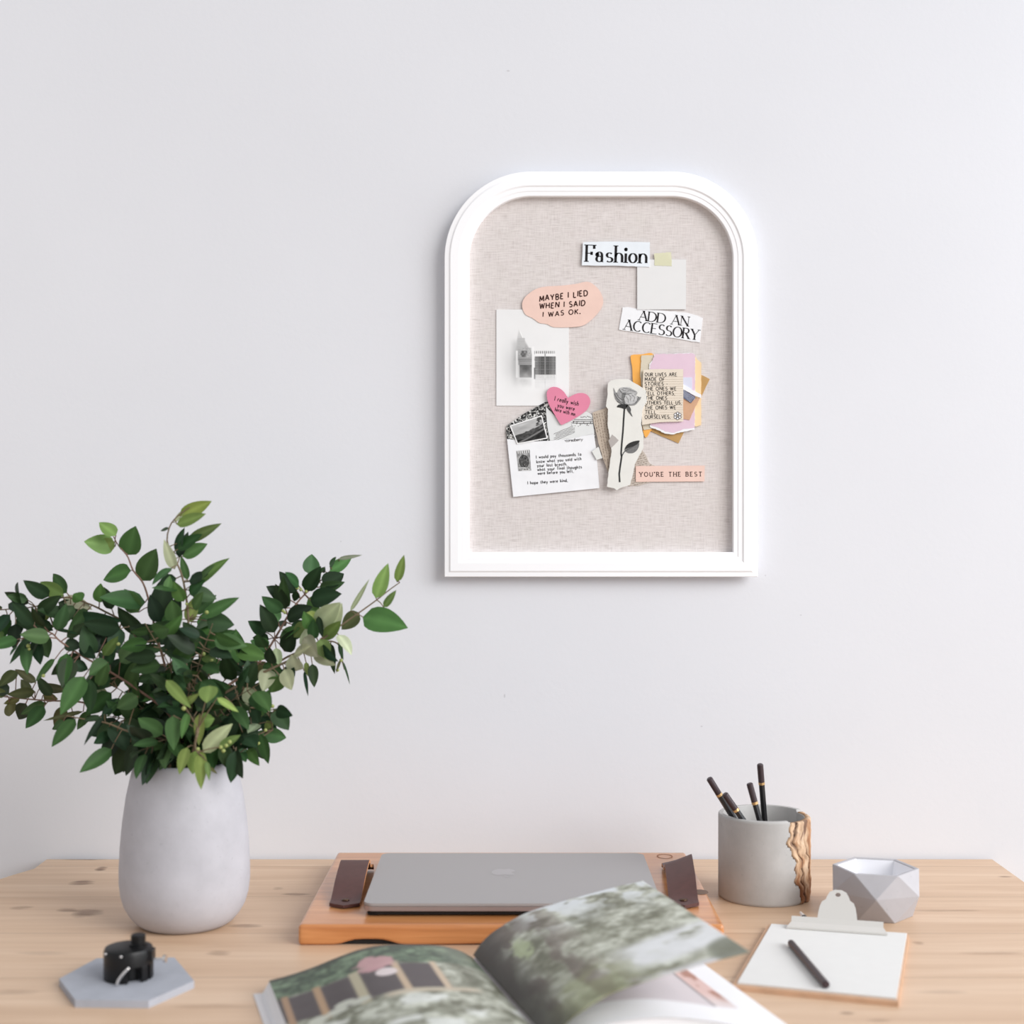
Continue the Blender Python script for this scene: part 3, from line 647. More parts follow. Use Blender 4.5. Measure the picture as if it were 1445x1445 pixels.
# rose
rp = [(857.5, 541), (862, 537.5), (868.7, 536), (885.7, 535.6), (893.6, 540.6), (903, 546), (911, 552), (912, 567.6), (907, 576), (905.5, 582), (904, 599), (907.5, 615), (907.4, 632), (899, 648), (895, 655.7), (893, 668), (888.4, 684.6), (880, 687), (872.6, 690), (870, 692), (866, 689), (856, 687), (858, 669), (860.5, 650), (862.5, 638), (861, 627), (859.4, 613.6), (856.8, 598), (857.5, 578), (854.6, 574), (856.6, 560), (856.8, 548)]
o = sheet('rose_cutout', jag(rp, .35, 3), 7, P_ROSE, 'torn white paper with a printed grey long-stemmed rose', 'paper cutout')
o['top'] = dlev(7) + STEP * .95
def c6(x, y): return (820 + x / 7.605, 540 + y / 7.605)
def blob(pts, n=30): return smooth_loop([c6(*p) for p in pts], n)
G_ = {k: simple('rose_grey_%d' % k, C(k, k, k), 0.85, 0, 0.22, 420, 0.1) for k in (58, 88, 120, 142, 160, 176, 190)}
dd = o['top']
flat('stem', [], dd, INK, o) if False else None
stp = [(460, 285), (452, 400), (445, 520), (432, 660), (425, 760), (430, 800), (415, 900), (405, 980), (410, 1070)]
ribs(o, [[c6(*p) for p in stp]], 2.4, G_[58], 'rose_stem', dd + .00012)
ribs(o, [[c6(*p) for p in ((430, 795), (455, 750), (480, 725))]], 1.4, G_[88], 'rose_stem', dd + .00012)
for nm, g, lv, pts in (('petal', 160, 1, [(345, 60), (375, 120), (400, 75), (440, 60), (500, 55), (560, 80), (600, 110), (585, 150), (640, 165), (600, 220), (560, 250), (480, 245), (420, 230), (365, 190), (350, 120)]),
                   ('petal', 142, 2, [(345, 60), (372, 130), (400, 190), (440, 235), (400, 225), (362, 180), (348, 120)]), ('petal', 176, 2, [(405, 70), (450, 55), (520, 60), (590, 110), (560, 130), (500, 115), (440, 105)]),
                   ('petal', 190, 3, [(470, 140), (520, 120), (580, 140), (600, 180), (570, 220), (520, 235), (480, 225), (460, 180)]), ('petal', 120, 3, [(440, 120), (480, 110), (465, 150), (455, 200), (470, 240), (440, 220), (430, 160)]),
                   ('petal', 142, 3, [(600, 170), (640, 160), (605, 215), (570, 245), (540, 240), (590, 205)]), ('sepal', 58, 4, [(380, 265), (400, 240), (450, 235), (500, 240), (490, 262), (470, 290), (440, 280), (410, 272)]),
                   ('sepal', 88, 4, [(480, 250), (510, 255), (530, 290), (528, 320), (548, 370), (515, 335), (490, 300)]), ('rose_leaf', 120, 2, [(460, 720), (490, 670), (550, 640), (610, 630), (618, 670), (600, 720), (560, 755), (510, 760), (475, 745)]),
                   ('rose_leaf', 58, 3, [(465, 715), (490, 668), (550, 635), (622, 625), (600, 660), (540, 690), (500, 705)])):
    flat(nm, [blob(pts, 34)], dd + .00010 + .00006 * lv, G_[g], o)
for w_, g_, strokes in ((.55, 88, [[(352, 120), (380, 170), (430, 215), (470, 235)], [(372, 110), (400, 160), (440, 190)], [(470, 145), (455, 180), (462, 225)], [(600, 150), (615, 175), (575, 225)], [(405, 75), (430, 110), (470, 130), (540, 120)]]), (.5, 120, [[(500, 130), (530, 160), (520, 200)], [(540, 135), (570, 165), (555, 205)], [(430, 75), (480, 95), (530, 85)], [(450, 62), (520, 78), (580, 105)], [(480, 150), (500, 190), (500, 220)]]), (.5, 58, [[(380, 200), (430, 232), (480, 245), (540, 246)]])):
    ribs(o, [[(q.x, q.y) for q in spline([(*c6(*p), 0) for p in st_], 14)] for st_ in strokes], w_, G_[g_], 'petal_lines', dd + .00045)
ribs(o, [[c6(*p) for p in ((470, 735), (530, 700), (600, 660))]], .5, G_[58], 'leaf_vein', dd + .00045)
sheet('tape_piece', jag([(858, 622), (863.4, 613.6), (872.6, 621.5), (861.5, 633)], .3, 3), 8, P_GREYTAPE, 'small grey tape piece on the left edge of the rose cutout', 'tape', th=.0003)
# you're the best
o = sheet('paper_strip', [(897, 657.7), (994.3, 657), (993.7, 679.4), (897, 680)], 1, P_PEACH, 'peach paper strip printed with YOU\'RE THE BEST', 'paper strip')
letter(o, [("YOU'RE THE BEST", 902.2, 672.4, 990, 672.0, 5.9)], BROWN_INK, 'slab', wt=.17, gap=.50)

# ------------------------------------------------------------------ vase and branches
vc = at(261, 1073, 1.60); vc = Vector((vc.x, CAMY + 1.60, TOP))
k = 1.60 / F
vprof = [(0, 0), (.040, 0), (.046, .0008), (.052, .005), (.0585, .0125), (.0640, .022), (.0675, .034), (.0690, .047), (.0690, .062), (.0680, .085), (.0655, .112), (.0618, .138), (.0575, .158), (.0542, .1715), (.0532, .1745), (.0515, .1755), (.0495, .1745), (.0490, .171), (.0520, .150), (.0575, .118), (.0605, .085), (.0605, .04), (.050, .014), (0, .010)]
VASE = concrete('vase_concrete', C(184, 183, 189), 0.09, 26)
sharp(mkbm('vase', lathe(vprof, vc, 96), VASE, origin=vc), 60)
bpy.data.objects['vase'] and tag(bpy.data.objects['vase'], 'tall grey concrete vase tapering to the rim, holding leafy branches', 'vase')

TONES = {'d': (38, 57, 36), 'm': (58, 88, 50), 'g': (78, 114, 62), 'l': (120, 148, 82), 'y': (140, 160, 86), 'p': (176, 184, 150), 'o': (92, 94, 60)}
def leaf_geo(b, t, w, tone, V, Fc, Cc, flip=None, tilt=0.5, fold=.10, curl=.16):
    b = Vector(b); t = Vector(t); ax = t - b; L = ax.length; ax.normalize()
    toc = Vector((0, -1, 0.15)).normalized()
    n = toc + Vector((random.uniform(-tilt, tilt), random.uniform(-.2, .2), random.uniform(-tilt, tilt + .3)))
    n = (n - ax * n.dot(ax)).normalized(); s = ax.cross(n)
    rows = 8; i0 = len(V); col = np.array(TONES[tone], float) * random.uniform(.86, 1.14) + np.array((random.uniform(-6, 6), random.uniform(-5, 5), random.uniform(-5, 5)))
    c1 = srgb2lin(col); c2 = srgb2lin(col * 1.10 + 8); cu = random.uniform(-.3, 1) * curl
    for r in range(rows + 1):
        u = r / rows; wd = w * .5 * (u ** .56) * ((1 - u) ** .92) / .385 if 0 < r < rows else w * .012
        ctr = b + ax * (L * u) - n * (cu * L * u * u)
        for q in (-1, -.5, 0, .5, 1):
            V.append(ctr + s * wd * q + n * (abs(q) * wd * fold * 2 * (1.0 if abs(q) < .9 else .85))); Cc.append((*(c2 if q == 0 else c1), 1))
    for r in range(rows):
        for q in range(4):
            a = i0 + r * 5 + q; Fc.append((a, a + 1, a + 6, a + 5))
    return b
def add_leaves(name, V, Fc, Cc, parent):
    o = mk(name, V, Fc, LEAF, parent, smooth=True)
    ca = o.data.color_attributes.new('print', 'FLOAT_COLOR', 'POINT'); ca.data.foreach_set('color', np.array(Cc, float).ravel()); return o
BERRY = simple('green_berry', C(150, 160, 92), .5)
slots = [0]
def neck():
    k_ = slots[0]; slots[0] += 1; a = k_ * 2.4; r = .006 + .034 * ((k_ * .37) % 1)
    return Vector((vc.x + r * math.cos(a), vc.y + r * math.sin(a), TOP + .172)), Vector((vc.x + .4 * r * math.cos(a + 2), vc.y + .4 * r * math.sin(a + 2), TOP + .016))
def branch(label, path, leaves, org, sc, D0, D1, berries=(), stem_m=STEM, group=None, extra=0, r0=.0018, extra_len=(42, 55), extra_t='ddmmg', from_t=.35, to_t=1.0):
    """path: photo px points from the vase outwards, D0..D1 the distance along it; leaves: (bx,by,tx,ty,w,tone) in crop units"""
    nk, bt = neck()
    pts = [at(x, y, D0 + (D1 - D0) * i / max(1, len(path) - 1)) for i, (x, y) in enumerate(path)]
    root = empty('leafy_branch', bt, label, 'branch', group or 'leafy branches in the concrete vase')
    sp_ = spline([bt, (bt + nk) * .5, nk] + pts, 34); n = len(sp_)
    bm = tube(sp_, [r0 * (1 - .72 * i / n) for i in range(n)], 7)
    px_ = np.array(path, float)
    def depth(x, y):
        d = np.hypot(px_[:, 0] - x, px_[:, 1] - y); i = int(d.argmin()); return D0 + (D1 - D0) * i / max(1, len(path) - 1)
    V = []; Fc = []; Cc = []
    for bx_, by_, tx, ty, w, tone in leaves:
        b = (org[0] + bx_ / sc, org[1] + by_ / sc); t = (org[0] + tx / sc, org[1] + ty / sc); D = depth(*b) + random.uniform(-.012, .012)
        P = at(*b, D); Q = at(*t, D + random.uniform(-.03, .012))
        leaf_geo(P, Q, w / sc * D / F * 1.12, tone, V, Fc, Cc, tilt=.35)
        # petiole to the nearest stem point
        s = min(sp_, key=lambda p: (p - P).length)
        if .002 < (s - P).length < .07: tube([s, s * .5 + P * .5 + Vector((0, 0, .001)), P], .0006, 5, bm)
    side = 1
    for k_ in range(extra):
        f = from_t + (to_t - from_t) * (k_ + random.random() * .6) / extra; i = min(n - 2, int(f * (n - 1))); p = sp_[i]; t = (sp_[i + 1] - sp_[i]).normalized(); side = -side
        out = Vector((t.z * side, random.uniform(-.9, .5), -t.x * side)) * .9 + t * random.uniform(.1, .9) + Vector((random.uniform(-.5, .5), random.uniform(-.5, .3), random.uniform(-.7, .2)))
        out.normalize(); D = p.y - CAMY; L = random.uniform(*extra_len) / F * D; b = p + out * .008
        leaf_geo(b, b + out * L, L * random.uniform(.46, .62), random.choice(extra_t), V, Fc, Cc, tilt=.8, curl=.25)
        tube([p, b], .0007, 5, bm)
    mkbm('stem', bm, stem_m, root, origin=bt)
    add_leaves('leaves', V, Fc, Cc, root)
    if berries:
        for x, y in berries:
            p = at(org[0] + x / sc, org[1] + y / sc, depth(org[0] + x / sc, org[1] + y / sc) - .012); bb = bmesh.new()
            bmesh.ops.create_icosphere(bb, subdivisions=2, radius=random.uniform(.0016, .0024), matrix=Matrix.Translation(p))
            mkbm('berry', bb, BERRY, root, smooth=True)
    return root
O1 = (0, 690); S1 = 4.25; O2 = (240, 740); S2 = 4.014; O3 = (60, 900)
branch('upright branch with large round separate leaves at the upper left of the bouquet', [(250, 1000), (222, 900), (210.6, 850), (202, 823), (188, 805), (180, 785), (168, 771), (160, 757)],
       [(765, 395, 812, 225, 125, 'g'), (690, 345, 505, 315, 112, 'l'), (690, 320, 570, 360, 80, 'y'), (695, 280, 595, 195, 84, 'l'), (785, 490, 608, 535, 118, 'g'), (850, 550, 938, 358, 128, 'm'), (872, 680, 597, 650, 120, 'm'), (950, 790, 1003, 505, 135, 'd'), (830, 740, 745, 600, 110, 'g'), (960, 800, 900, 640, 90, 'd'), (850, 870, 700, 720, 110, 'd'), (900, 900, 1010, 800, 110, 'm'), (880, 960, 730, 1050, 110, 'm')], O1, S1, 1.60, 1.62, stem_m=STEM_RED)
branch('tallest branch with slender pale tip leaves at the top of the bouquet', [(268, 1000), (262, 930), (266, 878), (262, 838), (256, 810), (247, 789), (236, 765), (240, 742), (252, 727), (268, 716)],
       [(1060, 212, 1240, 152, 72, 'l'), (1080, 160, 1270, 72, 82, 'y'), (1045, 200, 1120, 110, 40, 'p'), (1060, 390, 1095, 235, 72, 'm'), (1130, 310, 1312, 210, 62, 'l'), (1095, 405, 1245, 330, 90, 'g'), (1125, 545, 1085, 400, 45, 'm'), (1170, 575, 1352, 410, 74, 'l'), (1180, 560, 1270, 450, 60, 'g'), (1045, 480, 985, 310, 62, 'p'), (1100, 675, 1035, 560, 88, 'g'), (1150, 620, 1300, 652, 95, 'm'), (1210, 765, 1440, 655, 85, 'g'), (1240, 790, 1400, 815, 112, 'm'), (1235, 925, 1412, 850, 80, 'g'), (1265, 985, 1395, 970, 86, 'g'), (1045, 795, 1030, 665, 98, 'g'), (1010, 240, 958, 245, 30, 'm'), (1000, 610, 1020, 520, 50, 'g'), (1130, 800, 1180, 640, 80, 'y'), (1160, 720, 1215, 620, 70, 'g'), (1170, 830, 1220, 1000, 100, 'm'), (1110, 860, 1000, 960, 110, 'd'), (1150, 900, 1100, 1050, 50, 'y'), (1230, 1000, 1290, 1050, 70, 'l')], O1, S1, 1.58, 1.58, extra=10, from_t=.38, to_t=.72, extra_len=(32, 44), extra_t='mmgd', berries=[(1240, 740), (1220, 990), (1270, 1030), (1120, 690)])
branch('arching branch with dark leaves reaching the left edge above the lower twig', [(240, 1000), (205, 930), (183.5, 885), (150, 864), (120, 850), (89, 843), (50, 856), (8, 860), (-20, 862)],
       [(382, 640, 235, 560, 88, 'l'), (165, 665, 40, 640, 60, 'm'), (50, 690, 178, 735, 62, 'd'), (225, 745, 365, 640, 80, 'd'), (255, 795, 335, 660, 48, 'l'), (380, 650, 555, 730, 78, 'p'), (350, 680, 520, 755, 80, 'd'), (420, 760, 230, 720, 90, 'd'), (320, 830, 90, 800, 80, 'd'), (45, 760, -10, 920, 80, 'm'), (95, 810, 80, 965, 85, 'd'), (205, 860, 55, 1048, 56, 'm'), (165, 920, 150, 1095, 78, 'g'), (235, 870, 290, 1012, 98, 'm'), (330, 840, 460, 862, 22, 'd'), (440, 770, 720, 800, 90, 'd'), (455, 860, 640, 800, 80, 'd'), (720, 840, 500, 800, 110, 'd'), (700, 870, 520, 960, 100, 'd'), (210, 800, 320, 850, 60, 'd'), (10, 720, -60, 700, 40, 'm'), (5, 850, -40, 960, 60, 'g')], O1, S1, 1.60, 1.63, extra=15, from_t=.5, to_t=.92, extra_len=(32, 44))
branch('mid-left branch with hanging oval leaves below the arching branch', [(240, 1010), (190, 970), (150, 945), (115, 925), (85, 905), (72, 893), (50, 890), (28, 905)],
       [(385, 930, 490, 945, 76, 'd'), (400, 985, 372, 1195, 95, 'm'), (440, 980, 450, 1070, 80, 'd'), (440, 1050, 530, 1080, 70, 'd'), (505, 1125, 360, 1338, 118, 'g'), (540, 1140, 545, 1340, 105, 'm'), (330, 1020, 205, 1155, 62, 'g'), (420, 1080, 400, 1180, 60, 'y'), (480, 940, 580, 1020, 70, 'd'), (620, 1000, 710, 880, 60, 'l'), (650, 1040, 535, 1110, 105, 'g'), (590, 1180, 640, 1060, 70, 'm'), (720, 1040, 850, 900, 100, 'g'), (680, 1110, 700, 1200, 70, 'm'), (100, 940, 60, 1000, 30, 'm'), (640, 890, 520, 900, 80, 'd')], O1, S1, 1.585, 1.60, extra=16, from_t=.45, extra_len=(34, 46), berries=[(175, 960), (170, 940), (260, 1120), (710, 930)], stem_m=STEM_RED)
branch('low olive twig stretching flat to the left edge of the photo', [(245, 1030), (190, 1012), (150, 1000), (110, 990), (78, 989), (45, 987), (15, 984), (-15, 981)],
       [(100, 1090, -5, 1185, 80, 'o'), (210, 1215, 45, 1235, 62, 'o'), (240, 1190, 400, 1205, 56, 'o'), (275, 1285, 125, 1345, 62, 'm'), (260, 1235, 345, 1265, 60, 'o'), (215, 1160, 90, 1080, 50, 'o'), (500, 1335, 262, 1382, 26, 'o'), (445, 1375, 310, 1440, 84, 'd'), (600, 1365, 490, 1385, 36, 'd'), (640, 1350, 560, 1445, 44, 'm'), (640, 1250, 560, 1180, 56, 'p'), (30, 1240, -40, 1200, 50, 'o'), (120, 1255, 20, 1290, 40, 'o'), (560, 1270, 600, 1320, 40, 'o')], O1, S1, 1.62, 1.66, extra=12, from_t=.45, extra_len=(28, 40), extra_t='oodm', stem_m=STEM_RED)
branch('branch with large drooping leaves at the lower left beside the vase rim', [(235, 1045), (205, 1040), (175, 1030), (150, 1020), (120, 1015), (95, 1010)],
       [(185, 460, 50, 612, 80, 'm'), (350, 435, 228, 592, 34, 'd'), (390, 630, 215, 755, 80, 'm'), (500, 590, 410, 775, 120, 'd'), (530, 600, 470, 782, 90, 'd'), (380, 540, 290, 600, 60, 'd'), (400, 480, 480, 640, 110, 'd'), (540, 330, 420, 400, 90, 'g'), (460, 470, 580, 560, 90, 'd'), (560, 560, 500, 620, 70, 'm'), (640, 590, 605, 742, 46, 'm'), (120, 470, 55, 520, 50, 'm'), (330, 450, 225, 465, 36, 'd'), (420, 560, 330, 700, 90, 'd')], O3, 4.014, 1.57, 1.57)
branch('branch rising to the upper right with paired dark leaves and a spotted tip', [(285, 1000), (325, 965), (362, 939), (392, 894), (408, 866), (424, 845), (440, 830), (452, 820), (465, 808), (479, 795)],
       [(795, 285, 805, 165, 92, 'm'), (765, 375, 850, 245, 84, 'd'), (865, 345, 985, 280, 108, 'd'), (905, 265, 1030, 185, 66, 'g'), (955, 195, 1072, 175, 22, 'p'), (905, 240, 935, 185, 34, 'm'), (730, 350, 660, 270, 64, 'm'), (655, 475, 632, 312, 70, 'm'), (635, 495, 518, 405, 76, 'm'), (592, 612, 515, 460, 86, 'd'), (545, 612, 453, 555, 76, 'd'), (560, 650, 465, 640, 60, 'd'), (795, 430, 958, 390, 104, 'd'), (662, 535, 790, 460, 96, 'd'), (655, 575, 600, 545, 56, 'd'), (720, 380, 700, 440, 40, 'd'), (700, 620, 640, 600, 70, 'g'), (620, 640, 720, 580, 70, 'g'), (650, 720, 700, 600, 90, 'd'), (600, 700, 610, 830, 60, 'p'), (560, 700, 460, 660, 80, 'g'), (480, 780, 365, 670, 70, 'd'), (500, 790, 390, 740, 90, 'd'), (540, 780, 500, 880, 70, 'o'), (860, 270, 880, 240, 30, 'd')], O2, S2, 1.60, 1.66, extra=14, from_t=.42, to_t=.78, extra_len=(32, 42), berries=[(720, 360), (770, 380), (640, 490), (650, 500), (740, 370)], stem_m=STEM_RED)
branch('branch with one big round leaf at the far right end', [(290, 1000), (340, 965), (380, 945), (414, 929), (440, 912), (459, 899), (479, 884), (506.6, 864.6), (531, 847), (550, 832), (564, 822)],
       [(1092, 525, 1338, 570, 150, 'g'), (1165, 418, 1235, 222, 78, 'l'), (1285, 325, 1325, 175, 50, 'l'), (1210, 468, 1286, 368, 40, 'l'), (1020, 492, 1127, 318, 26, 'p'), (1072, 500, 968, 595, 86, 'o'), (830, 570, 955, 450, 108, 'p'), (865, 650, 972, 540, 70, 'l'), (850, 650, 890, 765, 86, 'l'), (840, 520, 860, 640, 40, 'd'), (770, 500, 840, 580, 80, 'y'), (760, 640, 830, 750, 100, 'p'), (715, 830, 690, 740, 90, 'p'), (700, 740, 800, 690, 80, 'p'), (660, 800, 690, 900, 80, 'd'), (780, 560, 700, 640, 80, 'l'), (800, 590, 760, 500, 70, 'g'), (560, 820, 530, 930, 90, 'p'), (620, 860, 570, 950, 96, 'g'), (640, 880, 690, 870, 60, 'm')], O2, S2, 1.585, 1.60, extra=8, from_t=.4, to_t=.7, extra_len=(32, 42), extra_t='dmgp')
branch('thin twig with narrow leaves hanging below the right branches', [(300, 1010), (350, 965), (400, 930), (435, 915), (462, 905), (478, 910), (482, 930), (486, 945)],
       [(910, 675, 922, 838, 46, 'd'), (962, 655, 972, 762, 40, 'm'), (978, 775, 1027, 908, 13, 'd'), (760, 830, 782, 975, 20, 'd'), (805, 790, 818, 922, 56, 'd'), (770, 780, 780, 860, 30, 'y'), (965, 770, 940, 830, 16, 'o')], O2, S2, 1.61, 1.64, berries=[(968, 770), (948, 825)])
branch('lower right branch with drooping leaves right of the vase rim', [(290, 1030), (320, 1010), (345, 1000), (365, 1000), (380, 1010), (385, 1030)],
       [(350, 885, 300, 748, 92, 'd'), (590, 1045, 672, 1165, 96, 'm'), (600, 1050, 680, 1080, 70, 'd'), (535, 1185, 657, 1208, 84, 'g'), (512, 1185, 556, 1360, 62, 'm'), (440, 1270, 497, 1358, 60, 'g'), (380, 1260, 312, 1342, 80, 'd'), (400, 1290, 430, 1345, 50, 'm'), (500, 1190, 380, 1260, 100, 'd'), (470, 1010, 500, 1130, 70, 'd'), (520, 1060, 560, 940, 80, 'g'), (480, 1010, 430, 920, 96, 'p'), (430, 1060, 410, 1010, 60, 'p'), (500, 1130, 440, 1180, 60, 'p'), (460, 1130, 380, 1200, 90, 'd'), (420, 1200, 490, 1260, 100, 'd'), (570, 1160, 545, 1110, 50, 'y'), (500, 1090, 520, 1010, 60, 'g')], O2, S2, 1.565, 1.57, berries=[(540, 1165), (580, 1030), (500, 1240), (560, 1050)])
branch('pale-leaved sprig drooping over the front of the vase rim', [(275, 1050), (280, 1030), (278, 1030), (276, 1042), (276, 1055), (279, 1062)],
       [(868, 640, 850, 775, 80, 'l'), (895, 640, 902, 862, 70, 'y'), (912, 650, 1062, 480, 96, 'p'), (890, 430, 885, 610, 56, 'y'), (900, 470, 970, 460, 80, 'l'), (740, 440, 740, 635, 84, 'g'), (825, 420, 785, 565, 44, 'g'), (820, 620, 770, 770, 70, 'y'), (940, 730, 990, 770, 18, 'o'), (930, 700, 945, 800, 30, 'l'), (700, 240, 830, 390, 60, 'y'), (800, 380, 880, 320, 40, 'y'), (950, 270, 930, 370, 110, 'l'), (990, 340, 1110, 420, 40, 'y'), (1000, 620, 1120, 550, 50, 'l')], O3, 4.014, 1.515, 1.51, berries=[(1010, 620), (1040, 610), (1025, 640), (1060, 590), (880, 630), (800, 400)])
# dense inner sprigs
inner = [(150, 960), (175, 905), (205, 880), (235, 865), (270, 865), (300, 880), (330, 905), (355, 930), (365, 965), (375, 1000), (365, 1040), (340, 1050), (150, 1010), (160, 1050), (195, 1060), (215, 960), (250, 930), (285, 940), (310, 980), (240, 1000), (275, 1010), (200, 1010), (320, 1030), (230, 1045), (300, 1045)]
for i, (x, y) in enumerate(inner):
    D = 1.60 + .07 * math.sin(i * 2.1); mid = ((262 + x) / 2 + random.uniform(-12, 12), (1060 + y) / 2 - 12)
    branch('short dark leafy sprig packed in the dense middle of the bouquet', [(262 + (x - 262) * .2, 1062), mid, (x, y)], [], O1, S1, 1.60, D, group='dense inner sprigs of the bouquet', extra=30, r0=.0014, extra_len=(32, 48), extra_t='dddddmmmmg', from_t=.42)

# ------------------------------------------------------------------ hexagonal coaster and black gadget
zt = .0068
hx = [(83.5, 1381), (137, 1352), (246, 1351), (274, 1384), (210, 1412), (106, 1411)]
P = [desk(x, y, zt) for x, y in hx]
bm = bm_prism([(p.x, p.y) for p in P][::-1], TOP, TOP + zt); bevel(bm, .0012, 2)
sharp(tag(mkbm('hexagon_coaster', bm, concrete('slate_concrete', C(168, 171, 180), .08, 40)), 'grey hexagonal concrete coaster under the black gadget', 'coaster'), 40)
gc = Vector(((181.5 - CX) / F * 1.392, CAMY + 1.392, TOP + zt)); gr = .0228
gd = empty('desk_gadget', gc, 'small round black metal gadget with chrome pin on the grey coaster', 'gadget')
bm = bmesh.new(); seg = 64; rings = []
def inn(a):  # notch in the lower front-right wall
    return -1.30 < a < -.30
hts = [0, .0005, .014, .0145, .0255, .0285, .0295]
for z in hts:
    rr = gr - (.0012 if z in (0,) else 0) - (.0012 if z == .0285 else 0) - (.0045 if z == .0295 else 0)
    rings.append([bm.verts.new((gc.x + (rr - (.0085 if inn(a) and z < .0143 else 0)) * math.cos(a), gc.y + (rr - (.0085 if inn(a) and z < .0143 else 0)) * math.sin(a), gc.z + z)) for a in [-PI + 2 * PI * k / seg for k in range(seg)]])
for A, B in zip(rings, rings[1:]):
    for k in range(seg): bm.faces.new((A[k], A[(k + 1) % seg], B[(k + 1) % seg], B[k]))
bm.faces.new(rings[0][::-1]); bm.faces.new(rings[-1])
sharp(mkbm('body', bm, BLACK_METAL, gd, origin=gc), 30)
kc = gc + Vector((.0085, .002, .0293))
sharp(mkbm('thumb_knob', lathe([(0, 0), (.0085, 0), (.0085, .002), (.0068, .0025), (.0068, .0095), (.006, .0105), (0, .0105)], kc, 24), BLACK_METAL, gd), 30)
bm = bm_box(gc + Vector((.0215, -.003, .0225)), (.006, .013, .010)); bevel(bm, .0008)
mkbm('side_bracket', bm, BLACK_METAL, gd)
bm = bm_box(gc + Vector((.0175, -.0125, .0075)), (.003, .007, .0145), -.6); bevel(bm, .0006)
mkbm('side_bracket', bm, BLACK_METAL, gd)
mkbm('chrome_pin', tube(spline([gc + Vector(p) for p in ((.0065, -.0235, .0162), (.002, -.0262, .0115), (-.002, -.0275, .006), (-.0035, -.0282, .0014))], 14), .0014, 10), CHROME, gd, smooth=True)['label'] = 'curved chrome pin'
bm = tube([gc + Vector((.0235, -.004, .0185)), gc + Vector((.034, -.004, .0185))], .0012, 10); tube([gc + Vector((.0335, -.004, .0185)), gc + Vector((.0362, -.0042, .0187))], .0036, 18, bm)
sharp(mkbm('set_screw', bm, CHROME, gd), 40)['label'] = 'chrome screw'
for a, zz in ((-1.62, .0258), (-2.45, .0258)):
    bm = bmesh.new(); bmesh.ops.create_icosphere(bm, subdivisions=2, radius=.0013, matrix=Matrix.Translation(gc + Vector((gr * math.cos(a), gr * math.sin(a), zz))))
    mkbm('rivet', bm, CHROME, gd, smooth=True)

# ------------------------------------------------------------------ tray with leather handles
TZ = TOP + .021
tx0, tx1, ty0, ty1 = -.2180, .2165, CAMY + 1.517, CAMY + 1.842
tc_ = Vector(((tx0 + tx1) / 2, (ty0 + ty1) / 2, TOP))
tr = empty('serving_tray', tc_, 'honey-orange wooden tray with brown leather handles under the laptop', 'tray')
bm = bmesh.new(); nx = 60; top = []; bot = []
fr = lambda x: .0058 * math.exp(-((x + .146) / .026) ** 4) + .0035 * math.exp(-((x - .06) / .09) ** 2)
xs = [tx0 + (tx1 - tx0) * i / nx for i in range(nx + 1)]; ysn = [0, .02, .06, 1]
grid_t = [[bm.verts.new((x - (.002 * v_ if x > 0 else -.002 * v_), ty0 + (ty1 - ty0) * v_, TZ)) for x in xs] for v_ in ysn]
grid_b = [[bm.verts.new((x - (.002 * v_ if x > 0 else -.002 * v_), ty0 + (ty1 - ty0) * v_, TOP + (fr(x) if v_ < .03 else 0))) for x in xs] for v_ in ysn]
for g, fl2 in ((grid_t, False), (grid_b, True)):
    for A, B in zip(g, g[1:]):
        for i in range(nx): bm.faces.new((A[i], A[i + 1], B[i + 1], B[i]) if not fl2 else (A[i], B[i], B[i + 1], A[i + 1]))
for i in range(nx):
    bm.faces.new((grid_b[0][i], grid_b[0][i + 1], grid_t[0][i + 1], grid_t[0][i])); bm.faces.new((grid_t[-1][i], grid_t[-1][i + 1], grid_b[-1][i + 1], grid_b[-1][i]))
for j in range(len(ysn) - 1):
    bm.faces.new((grid_t[j][0], grid_t[j + 1][0], grid_b[j + 1][0], grid_b[j][0])); bm.faces.new((grid_b[j][-1], grid_b[j + 1][-1], grid_t[j + 1][-1], grid_t[j][-1]))
bmesh.ops.recalc_face_normals(bm, faces=bm.faces[:]); bevel(bm, .0036, 4, 50)
sharp(mkbm('board', bm, tray_mat(), tr, origin=tc_), 35)
mkbm('pad', bm_box(Vector((-.08, ty0 + .05, TOP + .0035)), (.22, .09, .0066)), BLACK_RUBBER, tr)['label'] = 'added black block standing in for shade under the tray'  # added black block, stands in for the shade under the raised front edge
